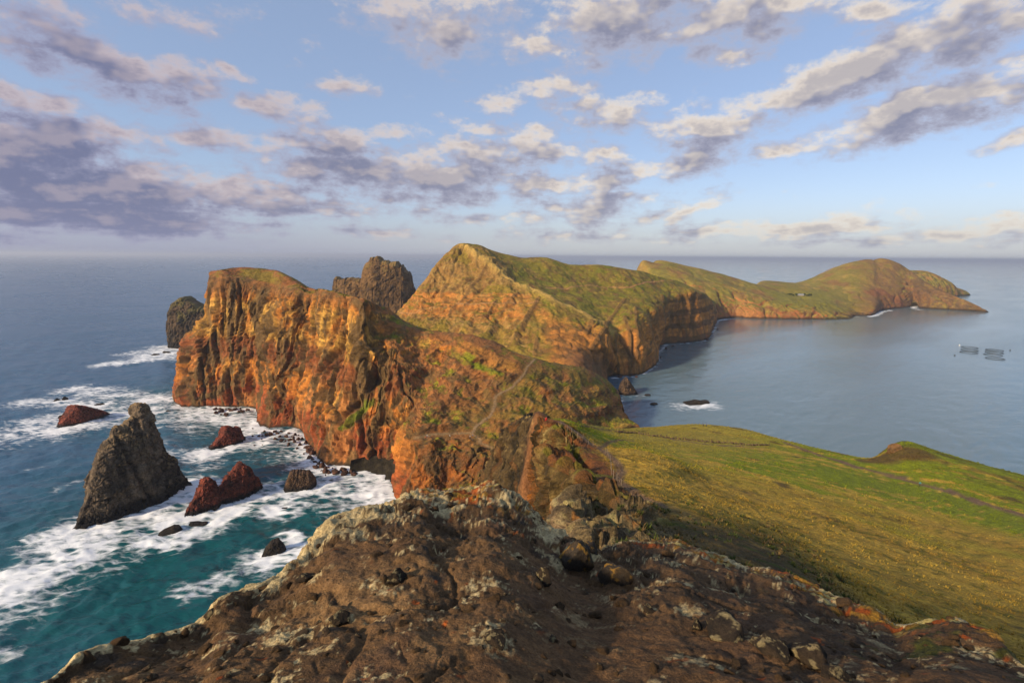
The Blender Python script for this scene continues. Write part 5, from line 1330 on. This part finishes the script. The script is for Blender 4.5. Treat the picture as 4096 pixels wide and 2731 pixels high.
def tube_mesh(name, pts, rad, mat, sides=8, closed=False):
    P = np.array(pts, float); n = len(P)
    rad = np.full(n, rad) if np.isscalar(rad) else np.asarray(rad)
    T = (np.roll(P, -1, 0) - np.roll(P, 1, 0)) if closed else np.gradient(P, axis=0)
    T /= np.linalg.norm(T, axis=1)[:, None] + 1e-9
    ref = np.where(np.abs(T[:, 2:3]) > .9, np.array([[1.0, 0, 0]]), np.array([[0, 0, 1.0]]))
    A = np.cross(T, ref); A /= np.linalg.norm(A, axis=1)[:, None]; B = np.cross(T, A)
    th = np.linspace(0, 2 * math.pi, sides, endpoint=False)
    V = P[:, None] + rad[:, None, None] * (np.cos(th)[None, :, None] * A[:, None] + np.sin(th)[None, :, None] * B[:, None])
    idx = np.arange(n * sides).reshape(n, sides); idx = np.concatenate([idx, idx[:, :1]], 1)
    if closed: idx = np.concatenate([idx, idx[:1]], 0)
    q = np.stack([idx[:-1, :-1], idx[1:, :-1], idx[1:, 1:], idx[:-1, 1:]], -1).reshape(-1, 4)
    o = mesh_from(name, V.reshape(-1, 3), q, mat); me = o.data; bpy.data.objects.remove(o)
    return me

def ground(P, px, py, rad=14):
    _pc.clear()
    p = pick(P, [(px, py), (px + .1, py)], 5, rad)
    return p[0] if len(p) else None

# --- people: a skinned skeleton per pose
def person_mesh(pose, jacket, trousers, skin, hair):
    J = {'pelvis': (0, 0, .92), 'waist': (0, 0, 1.08), 'chest': (0, .01, 1.30), 'neck': (0, 0, 1.47), 'head': (0, .02, 1.60), 'top': (0, .01, 1.70)}
    st = {'stand': .05, 'walk': .24, 'sit': .0}[pose]
    for s, nm in ((-1, 'l'), (1, 'r')):
        k = st * s
        J['hip' + nm] = (.09 * s, 0, .88)
        if pose == 'sit':
            J['knee' + nm] = (.11 * s, .42, .90); J['ank' + nm] = (.11 * s, .50, .48); J['toe' + nm] = (.11 * s, .64, .46)
        else:
            J['knee' + nm] = (.10 * s, k * .6 + .03, .49); J['ank' + nm] = (.10 * s, k - .03, .09); J['toe' + nm] = (.11 * s, k + .13, .04)
        J['sho' + nm] = (.19 * s, 0, 1.40); J['elb' + nm] = (.25 * s, -k * .6 - .03, 1.13); J['hand' + nm] = (.25 * s, -k + .08, .90)
    rad = {'pelvis': .145, 'waist': .13, 'chest': .155, 'neck': .06, 'head': .10, 'top': .075}
    for nm in 'lr':
        rad.update({'hip' + nm: .10, 'knee' + nm: .065, 'ank' + nm: .045, 'toe' + nm: .04, 'sho' + nm: .075, 'elb' + nm: .05, 'hand' + nm: .042})
    E = [('pelvis', 'waist'), ('waist', 'chest'), ('chest', 'neck'), ('neck', 'head'), ('head', 'top')]
    for nm in 'lr':
        E += [('pelvis', 'hip' + nm), ('hip' + nm, 'knee' + nm), ('knee' + nm, 'ank' + nm), ('ank' + nm, 'toe' + nm), ('chest', 'sho' + nm), ('sho' + nm, 'elb' + nm), ('elb' + nm, 'hand' + nm)]
    names = list(J); ix = {n: i for i, n in enumerate(names)}
    me = bpy.data.meshes.new('body'); me.from_pydata([J[n] for n in names], [(ix[a], ix[b]) for a, b in E], [])
    o = bpy.data.objects.new('body', me); COL.objects.link(o)
    sk = o.modifiers.new('skin', 'SKIN'); o.modifiers.new('sub', 'SUBSURF').levels = 1
    for n, v in zip(names, me.skin_vertices[0].data): v.radius = (rad[n], rad[n]); v.use_root = (n == 'pelvis')
    dg = bpy.context.evaluated_depsgraph_get(); dg.update()
    out = bpy.data.meshes.new_from_object(o.evaluated_get(dg))
    bpy.data.objects.remove(o)
    out.materials.clear()
    for m in (jacket, trousers, skin, hair): out.materials.append(m)
    dz = .46 if pose == 'sit' else 0.0
    for v in out.vertices: v.co.z -= dz
    for p in out.polygons:
        c = p.center; z = c.z + dz
        p.use_smooth = True
        p.material_index = 3 if (z > 1.66 or (z > 1.56 and c.y < -.02)) else 2 if (z > 1.46 or (abs(c.x) > .18 and z < .97)) else 0 if z > .93 or abs(c.x) > .2 else 1
    return out

def build_details():
    P_M, C_M, U_M, V_M, UP_M = MEADOW
    P_N, N_N, V_N = NEAR
    wood = plain('weathered wood', (.20, .145, .09)); white = plain('white paint', (.75, .74, .70), .6)
    skinm, hairm = plain('skin', (.42, .25, .17)), plain('dark hair', (.04, .03, .025))
    # ---------------- hikers
    cl = {k: plain(k + ' cloth', v, .9) for k, v in dict(red=(.62, .03, .02), blue=(.04, .08, .22), white=(.72, .70, .66), black=(.025, .025, .028), grey=(.18, .18, .19), tan=(.30, .21, .12), teal=(.05, .25, .25), orange=(.6, .16, .03)).items()}
    folk = [(HEAD, 1702, 1756, 'stand', 'red', 'black', 'hiker in a red top, leftmost of the group resting at the path end'),
            (HEAD, 1708, 1748, 'stand', 'white', 'blue', 'hiker in a white top at the back of the resting group'),
            (HEAD, 1715, 1752, 'stand', 'grey', 'black', 'hiker in grey in the middle of the resting group'),
            (HEAD, 1731, 1751, 'walk', 'orange', 'black', 'hiker in an orange top at the right of the resting group'),
            (HEAD, 1797, 1746, 'sit', 'white', 'grey', 'lone person in white sitting midway along the level path'),
            (HEAD, 1882, 1752, 'stand', 'white', 'blue', 'hiker with white top left of three at the stair foot'),
            (HEAD, 1891, 1748, 'stand', 'blue', 'black', 'hiker in dark blue middle of three at the stair foot'),
            (HEAD, 1902, 1752, 'walk', 'black', 'grey', 'hiker in black right of three at the stair foot'),
            (HEAD, 1948, 1684, 'walk', 'black', 'blue', 'hiker in black lower of two on the stair path'),
            (HEAD, 1955, 1678, 'walk', 'tan', 'black', 'hiker in tan upper of two on the stair path'),
            (P_M, 2187, 1690, 'sit', 'red', 'red', 'person in bright red sitting on the tip of the meadow ridge'),
            (P_M, 2812, 1702, 'stand', 'black', 'black', 'dark clad person standing left of two on the meadow edge'),
            (P_M, 2822, 1701, 'walk', 'blue', 'black', 'dark blue clad person right of two on the meadow edge'),
            (P_M, 3675, 1938, 'walk', 'teal', 'black', 'lone walker in a pale teal top on the earth track at right'),
            (HEAD, 1668, 1309, 'stand', 'white', 'black', 'tiny hiker in white on the crest path'),
            (HEAD, 1752, 1326, 'walk', 'orange', 'black', 'tiny hiker in orange on the crest path')]
    cache = {}
    for P, px, py, pose, j, t, lab in folk:
        g = ground(P, px, py)
        if g is None: continue
        if (pose, j, t) not in cache: cache[(pose, j, t)] = person_mesh(pose, cl[j], cl[t], skinm, hairm)
        o = bpy.data.objects.new('person', cache[(pose, j, t)]); COL.objects.link(o)
        o.location = g + np.array([0, 0, .02]); o.rotation_euler = (0, 0, random.uniform(-1.5, 1.5))
        tag(o, lab, 'person', 'hikers')
    # ---------------- steps of the stair path
    st = box_mesh('step', 1.9, .26, .22, wood, -.06, .02)
    fp = [o for o in COL.objects if o.name.startswith('footpath')][0]
    L = HEAD_PATHS[1]
    seg = np.concatenate([[0], np.cumsum(np.linalg.norm(np.diff(L, axis=0), axis=1))])
    for d in np.arange(1.5, seg[-1] - 1, 1.7):
        p = np.array([np.interp(d, seg, L[:, k]) for k in range(3)]); p2 = np.array([np.interp(d + 2, seg, L[:, k]) for k in range(3)])
        child('step', st, fp, p + np.array([0, 0, .08]), (0, 0, math.atan2(p2[1] - p[1], p2[0] - p[0]) + math.pi / 2 + random.gauss(0, .06)))
    # ---------------- post fence beside the meadow path
    posts = [(950, 240), (1010, 285), (1050, 312), (1110, 340), (1165, 365), (1215, 415), (1262, 428), (1385, 500), (1402, 522), (1414, 548), (1422, 575), (1424, 642), (1430, 672), (1442, 705), (1458, 745), (1478, 775), (1520, 795), (1532, 835)]
    fence = empty('fence'); tops = []
    pm = box_mesh('post', .085, .085, 1.4, wood, -.15, .01)
    for cx, cy in posts:
        g = ground(P_M, 1850 + .4145 * cx, 1600 + .4145 * cy)
        if g is None: continue
        if not tops: fence.location = g
        child('post', pm, fence, g - np.array(fence.location), (random.gauss(0, .05), random.gauss(0, .05), random.uniform(0, 1)), (1, 1, random.uniform(.9, 1.12)))
        tops.append(g - np.array(fence.location))
    steel = plain('dull wire', (.16, .15, .14), .5)
    for h in (.55, 1.0):
        child('wire', tube_mesh('wire', [t + np.array([0, 0, h]) for t in tops], .012, steel, 5), fence)
    tag(fence, 'thin weathered post and wire fence beside the meadow path', 'fence')
    # ---------------- dry stone wall along the far meadow
    ws = rock_meshes(5, M_NEAR, 90, (0.20, 0.135, 0.095), (0.095, 0.065, 0.05), (0.30, 0.24, 0.16), sub=2)
    wall = empty('stone_wall'); WL = []
    for a in ((2480, 1722), (2540, 1722), (2600, 1735), (2700, 1746), (2800, 1757), (2900, 1764), (3000, 1770), (3080, 1774)):
        g = ground(P_M, *a)
        if g is not None: WL.append(g)
    WL = np.array(WL); wall.location = WL[0]
    seg = np.concatenate([[0], np.cumsum(np.linalg.norm(np.diff(WL, axis=0), axis=1))])
    d = 0.0
    while d < seg[-1]:
        p = np.array([np.interp(d, seg, WL[:, k]) for k in range(3)]) - WL[0]
        if fbm(np.array([[d / 9, 3.3, .5]]))[0] > -.32:
            child('stone', random.choice(ws), wall, p + np.array([random.gauss(0, .12), random.gauss(0, .12), .25 + random.uniform(-.1, .1)]), (random.uniform(0, 6), random.uniform(0, 6), random.uniform(0, 6)), (random.uniform(.35, .62),) * 3)
            if random.random() < .5:
                child('stone', random.choice(ws), wall, p + np.array([random.gauss(0, .1), random.gauss(0, .1), .75]), (random.uniform(0, 6), random.uniform(0, 6), 0), (random.uniform(.25, .42),) * 3)
        d += random.uniform(.75, 1.05)
    tag(wall, 'tumbled dry stone wall along the far side of the meadow', 'wall')
    # ---------------- fish farm rings in the bay
    blk = plain('black pipe', (.045, .05, .052), .5); net = plain('dark net', (.03, .035, .035), .9)
    th = np.linspace(0, 2 * math.pi, 40, endpoint=False)
    circ = lambda r, z: np.stack([np.cos(th) * r, np.sin(th) * r, 0 * th + z], 1)
    r0 = 27 / FOC * project(sea(3879, 1395)[None])[0, 2]
    parts = [('float_ring', tube_mesh('float_ring', circ(r0, .15), .28, blk, 8, True)), ('inner_ring', tube_mesh('inner_ring', circ(r0 - 1.1, .15), .24, blk, 8, True)), ('handrail', tube_mesh('handrail', circ(r0 - .5, 1.1), .09, blk, 6, True))]
    post = tube_mesh('stanchion', [(0, 0, .1), (0, 0, 1.12)], .07, blk, 6)
    V = np.concatenate([circ(r0 - 1.3, .12), circ(r0 - 1.5, -1.6)]); i = np.arange(40); j = (i + 1) % 40
    no = mesh_from('net', V, np.stack([i, j, j + 40, i + 40], 1), net); netme = no.data; bpy.data.objects.remove(no)
    for (cx, cy), lab in zip([(1925, 768), (1922, 788), (1918, 807), (2120, 789), (2118, 807), (2108, 826), (2125, 855)],
                  ['round black fish cage farthest in the left row of three', 'round black fish cage in the middle of the left row of three', 'round black fish cage nearest in the left row of three', 'round black fish cage farthest in the right row of four', 'second farthest round fish cage of the right row', 'second nearest round fish cage of the right row', 'round black fish cage nearest in the right row of four']):
        c = sea(2900 + .5085 * cx, 1000 + .5085 * cy)
        e = empty('fish_cage', c)
        for n, me in parts: child(n, me, e)
        child('net', netme, e)
        for k in range(0, 40, 4): child('stanchion', post, e, (math.cos(th[k]) * (r0 - .5), math.sin(th[k]) * (r0 - .5), 0))
        tag(e, lab, 'fish cage', 'fish farm cages in the bay')
    bw, by = plain('buoy white', (.7, .68, .6)), plain('buoy dark', (.05, .05, .05))
    for (cx, cy), m_, lab in (((1845, 750), bw, 'small pale buoy left of the farther fish cages'), ((1807, 829), by, 'small dark buoy left of the nearest fish cages'), ((2243, 790), by, 'small dark buoy right of the right fish cage row')):
        V_ = np.array([(math.cos(t) * r, math.sin(t) * r, z) for r, z in ((.05, -.8), (.9, -.4), (1.2, .2), (.9, .8), (.3, 1.1), (.22, 1.9), (.02, 2.0)) for t in np.linspace(0, 2 * math.pi, 12, endpoint=False)])
        o = mesh_from('buoy', V_, grid_quads(7, 12, True), m_); o.location = sea(2900 + .5085 * cx, 1000 + .5085 * cy)
        tag(o, lab, 'buoy')
    # ---------------- visitor house among trees on the far plain
    hp = ground(FAR, 3205, 1173, 20); hz = math.atan2(hp[0], hp[1])
    house = empty('house', hp + np.array([0, 0, -.3]), -hz); house.scale = (.72, .72, .72)
    wmat, roofm, glass, trim = plain('rendered wall', (.27, .24, .20)), plain('pale metal roof', (.24, .26, .29), .5), plain('dark glass', (.03, .035, .04), .15), plain('brown door', (.14, .08, .05))
    wl = child('wall', box_mesh('wall', 22, 8, 4.2, wmat), house)
    bm = bmesh.new()
    vs = [bm.verts.new(v) for v in ((-11.8, -4.8, 4.2), (11.8, -4.8, 4.2), (11.8, 4.8, 4.2), (-11.8, 4.8, 4.2), (-9.5, 0, 7.4), (9.5, 0, 7.4))]
    for f in ((0, 1, 5, 4), (1, 2, 5), (2, 3, 4, 5), (3, 0, 4), (3, 2, 1, 0)): bm.faces.new([vs[i] for i in f])
    me = bpy.data.meshes.new('roof'); bm.to_mesh(me); bm.free(); me.materials.append(roofm)
    rf = child('roof', me, house); child('chimney', box_mesh('chimney', 1, 1, 2.4, wmat), rf, (4, 1.2, 6))
    for x in (-8.5, -5.2, 2.6, 5.8, 8.9):
        w_ = child('window', box_mesh('window', 1.5, .25, 1.5, trim), house, (x, -4.05, 1.5)); child('pane', box_mesh('pane', 1.2, .1, 1.2, glass), w_, (0, -.14, .15))
    child('door', box_mesh('door', 1.5, .25, 2.4, trim), house, (-1.2, -4.05, 0))
    tag(house, 'low pale roofed house among trees on the far plain', 'house')
    bark = plain('bark', (.09, .065, .045)); 
    leafm = surface_mat('tree leaves', (.4, 2.0), .3, (.1,), .8, .2)
    k = 0
    for dx, dy, h in ((-30, 4, 7), (-22, 9, 6), (-16, -7, 5), (-8, 8, 7), (4, 10, 6), (15, 8, 7), (20, -4, 5), (27, 3, 6), (-38, 2, 5), (12, -9, 4), (34, 8, 5), (-25, -6, 4.5)):
        base = hp + np.array([dx, dy, -.4])
        e = empty('tree', base)
        child('trunk', tube_mesh('trunk', [(0, 0, 0), (.1, .05, h * .3), (.05, .15, h * .6)], [.28, .2, .1], bark, 7), e)
        r_ = np.random.RandomState(k + 50); n = 420
        dv = r_.normal(size=(n, 3)); dv /= np.linalg.norm(dv, axis=1)[:, None]
        cen = dv * (r_.uniform(.45, 1, n) ** .5)[:, None] * np.array([h * .48, h * .48, h * .36]) * (1 + .35 * fbm(dv * 1.8 + k, 2))[:, None] + np.array([0, 0, h * .62])
        a = r_.normal(size=(n, 3)) * .42; b = r_.normal(size=(n, 3)) * .42
        V_ = np.stack([cen - a, cen + b, cen + a, cen - b], 1).reshape(-1, 3)
        cc = np.repeat(mix((.035, .05, .012), (.075, .085, .022), r_.uniform(0, 1, n)), 4, 0)
        o = mesh_from('crown', V_, np.arange(4 * n).reshape(n, 4), leafm, cc, parent=e)
        tag(e, ['dark tree on the left side of the far house', 'dark tree on the right side of the far house'][int(dx > 0)], 'tree', 'trees left of the far house' if dx <= 0 else 'trees right of the far house'); k += 1
    # ---------------- lighthouse on the horizon islet
    lp = at(3391, 1064, sea(3391, 1108)[1]); lp[2] -= 3
    lh = empty('lighthouse', lp)
    prof = [(4.2, 0), (3.4, 12), (3.3, 12.2), (4.4, 12.6), (4.4, 13.2), (2.2, 13.3)]
    V_ = np.array([(math.cos(t) * r, math.sin(t) * r, z) for r, z in prof for t in np.linspace(0, 2 * math.pi, 16, endpoint=False)])
    o = mesh_from('tower', V_, grid_quads(6, 16, True), white, parent=lh)
    V_ = np.array([(math.cos(t) * r, math.sin(t) * r, z) for r, z in ((2.2, 13.2), (2.2, 15.6), (2.6, 15.8), (.1, 17.8)) for t in np.linspace(0, 2 * math.pi, 16, endpoint=False)])
    mesh_from('lantern', V_, grid_quads(4, 16, True), plain('lantern red', (.35, .06, .04)), parent=lh)
    child('keeper_house', box_mesh('keeper_house', 16, 8, 5, white), lh, (-10, 0, 0))
    tag(lh, 'tiny white lighthouse on the horizon islet', 'lighthouse')
    # ---------------- grass tufts on the meadow, low shrubs on the isthmus: uncountable, one object each
    r_ = np.random.RandomState(4)
    def blades(name, base, size, col, nb, label, cat, spread=.35, mat=None):
        n = len(base)
        ang = r_.uniform(0, 2 * math.pi, (n, nb)); lean = r_.uniform(.1, .8, (n, nb)) * spread * 2
        hgt = size[:, None] * r_.uniform(.6, 1.2, (n, nb)); wd = size[:, None] * r_.uniform(.12, .25, (n, nb))
        off = np.stack([np.cos(ang), np.sin(ang), 0 * ang], -1) * (size[:, None] * spread * r_.uniform(0, 1, (n, nb)))[..., None]
        root = base[:, None] + off - np.array([0, 0, .04])
        tip = root + np.stack([np.cos(ang) * lean * hgt, np.sin(ang) * lean * hgt, hgt], -1)
        side = np.stack([-np.sin(ang), np.cos(ang), 0 * ang], -1) * wd[..., None]
        V_ = np.stack([root - side, root + side, tip], 2).reshape(-1, 3)
        cc = np.repeat(np.repeat(col, nb, 0) * r_.uniform(.75, 1.3, (n * nb, 1)), 3, 0)
        o = mesh_from(name, V_, np.arange(len(V_)).reshape(-1, 3), mat or leafm, cc, smooth=False)
        tag(o, label, cat, kind='stuff')
    W = (V_M > 5.6) & (V_M < 10.2) & (U_M > .3) & (U_M < 14.6) & (UP_M > .5)
    k = np.where(W.ravel())[0]
    Pm, Cm = P_M.reshape(-1, 3)[k], C_M.reshape(-1, 3)[k]
    ok = Cm[:, 0] + Cm[:, 1] > .15
    Pm, Cm = Pm[ok], Cm[ok]
    gm = sst(fbm(Pm / 3.0 + 11, 3) + .5 * fbm(Pm / 14 + 4, 2), -.05, .35) + .08
    pick_ = r_.choice(len(Pm), 26000, p=gm / gm.sum())
    b = Pm[pick_] + np.concatenate([r_.normal(0, .22, (26000, 2)), np.zeros((26000, 1))], 1)
    dist = np.linalg.norm(b[:, :2], axis=1)
    blades('meadow_grass', b, np.clip(.07 + dist * .0019, .10, .34) * r_.uniform(.5, 1.3, 26000), np.clip(Cm[pick_] * np.array([.82, .84, .36]), 0, .5), 5, 'tufts of green and tawny grass over the meadow', 'grass')
    W = (V_M > 4.6) & (V_M < 6.9) & (U_M > 9.3) & (U_M < 14.7) & (UP_M > .5)
    k = r_.choice(np.where(W.ravel())[0], 2600)
    g_ = fbm(P_M.reshape(-1, 3)[k] / 4 + 3, 3); k = k[g_ > .05]
    n = len(k)
    tone = r_.uniform(0, 1, n); c1 = mix((.05, .062, .010), (.15, .095, .032), (tone > .6) * 1.0)
    blades('slope_scrub', P_M.reshape(-1, 3)[k], r_.uniform(.12, .38, n), c1, 14, 'low dark scrub and dry tufts on the near slope', 'scrub', .7)
    U_, V_, isl, veg = HEAD_INFO
    W = (isl > .5) & (veg > .18) & (V_ > 4.2) & (V_ < 6.2)
    k = r_.choice(np.where(W.ravel())[0], 4200)
    n = len(k); tone = r_.uniform(0, 1, n)
    blades('isthmus_scrub', HEAD.reshape(-1, 3)[k], r_.uniform(.22, .6, n), mix((.07, .085, .012), (.20, .19, .03), tone), 8, 'small green cushions of scrub on the isthmus slope', 'scrub', .9)
    # ---------------- foreground boulders and loose stones
    LICH = (0.46, 0.39, 0.25)
    big = rock_meshes(5, M_NEAR, 130, (0.075, 0.056, 0.045), (0.040, 0.033, 0.030), LICH, sub=5)
    ocr = rock_meshes(2, M_NEAR, 150, (0.070, 0.060, 0.058), (0.095, 0.070, 0.050), (0.42, 0.25, 0.06), sub=5)
    spots = [(2290, 2260, .42, ocr[0], 1.35, 'upright black rock crusted with yellow lichen at the gully head'),
             (2365, 2190, .24, ocr[1], .9, 'knob of black rock with pale and orange lichen behind the gully head rock'),
             (2470, 2320, .40, ocr[1], 1.0, 'black rock draped with ochre lichen at the left end of the right ridge'),
             (2590, 2440, .13, big[0], 1.1, 'rounded tan stone leaning below the lichen ridge'),
             (2900, 2530, .36, big[1], .65, 'large lichen topped boulder in the right foreground'),
             (2790, 2510, .12, big[2], .6, 'flat pale stone beside the large lichen topped boulder'),
             (3090, 2600, .27, big[3], .7, 'pale lichened boulder right of the large foreground boulder'),
             (3230, 2640, .30, big[4], .95, 'rough lichen spotted boulder near the bottom right'),
             (3330, 2700, .22, big[0], .7, 'lichen patched rock at the bottom edge right of centre'),
             (2180, 2330, .18, big[2], .9, 'dark angular stone on the left bank of the gully'),
             (1990, 2560, .16, big[3], .7, 'brown stone half sunk in the middle of the outcrop'),
             (1360, 2480, .15, big[1], .8, 'pale crusted upright stone on the left of the outcrop'),
             (1230, 2310, .15, big[4], .7, 'rounded brown stone near the left rim'),
             (1590, 2320, .17, big[2], .7, 'squat brown stone below the crest')]
    for px, py, s, me, fl, lab in spots:
        g = ground(P_N, px, py, 20)
        if g is None: continue
        o = put('boulder', me, g + np.array([0, 0, s * fl * .08]), s * .58, random.uniform(0, 6), lab, 'boulder', 'foreground boulders', (random.uniform(-.2, .2), random.uniform(-.2, .2)), fl)
    kr = rock_meshes(1, M_CLIFF, 210, (0.19, 0.105, 0.06), (0.11, 0.066, 0.042), None, sub=5)[0]
    g = ground(P_M, 3590, 1800, 20)
    if g is not None: put('rock_outcrop', kr, g + np.array([0, 2, -1.0]), 5.2, .4, 'brown rock outcrop capping the knoll above the bay', 'outcrop', None, (0, 0), .62)
    sm = rock_meshes(8, M_NEAR, 170, (0.15, 0.092, 0.052), (0.085, 0.058, 0.038), None, sub=3) 
    sl = rock_meshes(3, M_NEAR, 190, (0.14, 0.10, 0.075), (0.09, 0.065, 0.05), LICH, sub=3)
    qn = project(P_N.reshape(-1, 3)).reshape(P_N.shape)
    W = (V_N > 2.0) & (V_N < 6.05) & (qn[..., 1] < 2726) & (qn[..., 0] > 4) & (qn[..., 0] < 4090)
    ids = np.where(W.ravel())[0]; pn = P_N.reshape(-1, 3); nn = N_N.reshape(-1, 3)
    k = 0
    for t in r_.permutation(ids)[:260]:
        s = float(np.clip(r_.lognormal(-3.55, .45), .014, .085)) * (pn[t][1] / 4 + .35)
        me, lab, gp = (sm[k % 8], 'loose dark stone on the foreground outcrop', 'loose dark stones') if k % 4 else (sl[k % 3], 'loose pale lichened stone on the foreground outcrop', 'loose pale stones')
        qx = project(pn[t][None])[0]
        area = 'at the bottom edge of the picture' if qx[1] > 2620 else 'on the left flank of the outcrop' if qx[0] < 1250 else 'just below the outcrop crest' if qx[0] < 2150 and qx[1] < 2150 else 'on the middle of the outcrop' if qx[0] < 2150 else 'in the gully of the outcrop' if qx[0] < 2550 else 'on the right hand rock ridge'
        lab = lab.replace('on the foreground outcrop', area); gp = gp + ' ' + area
        if s > .07: lab = 'larger ' + lab
        put('loose_stone', me, pn[t] - nn[t] * s * .05, s, r_.uniform(0, 6), lab, 'stone', gp, (r_.uniform(-.5, .5), r_.uniform(-.5, .5)), r_.uniform(.55, .85)); k += 1


# ------------------------------------------------------------------ sea haze
def build_haze():
    R_, zb, zt = 102000.0, -8.0, 196.0
    V_ = [(x, y, z) for z in (zb, zt) for y in (-R_, R_) for x in (-R_, R_)]
    me = bpy.data.meshes.new('haze'); me.from_pydata(V_, [], [(0, 2, 3, 1), (4, 5, 7, 6), (0, 1, 5, 4), (2, 6, 7, 3), (0, 4, 6, 2), (1, 3, 7, 5)])
    m, nt, N, L = nodes_of('haze')
    out = N.new('ShaderNodeOutputMaterial'); pv = N.new('ShaderNodeVolumePrincipled')
    pv.inputs['Color'].default_value = (.70, .76, .88, 1); pv.inputs['Density'].default_value = HAZE; pv.inputs['Anisotropy'].default_value = .25
    L.new(pv.outputs[0], out.inputs['Volume'])
    me.materials.append(m)
    o = bpy.data.objects.new('haze', me); COL.objects.link(o)
    tag(o, 'thin bluish sea haze over the whole view', kind='stuff')
HAZE = 0.000065

# ------------------------------------------------------------------ build
import time as _t
_t0 = _t.time()
def lap(s): print('LAP %s %.1f' % (s, _t.time() - _t0), flush=True)
HEAD, HEAD_PATHS, HEAD_INFO = build_headland(); lap('head')
HILL = build_hill(); lap('hill')
FAR = build_far(); lap('far')
MEADOW_PATHS, MEADOW = build_meadow(); lap('meadow')
NEAR = build_foreground(); lap('fg')
build_stacks(); lap('stacks')
build_beach(); build_shore_boulders(); lap('boulders')
build_sea(); lap('sea')
build_details(); lap('details')
build_haze()
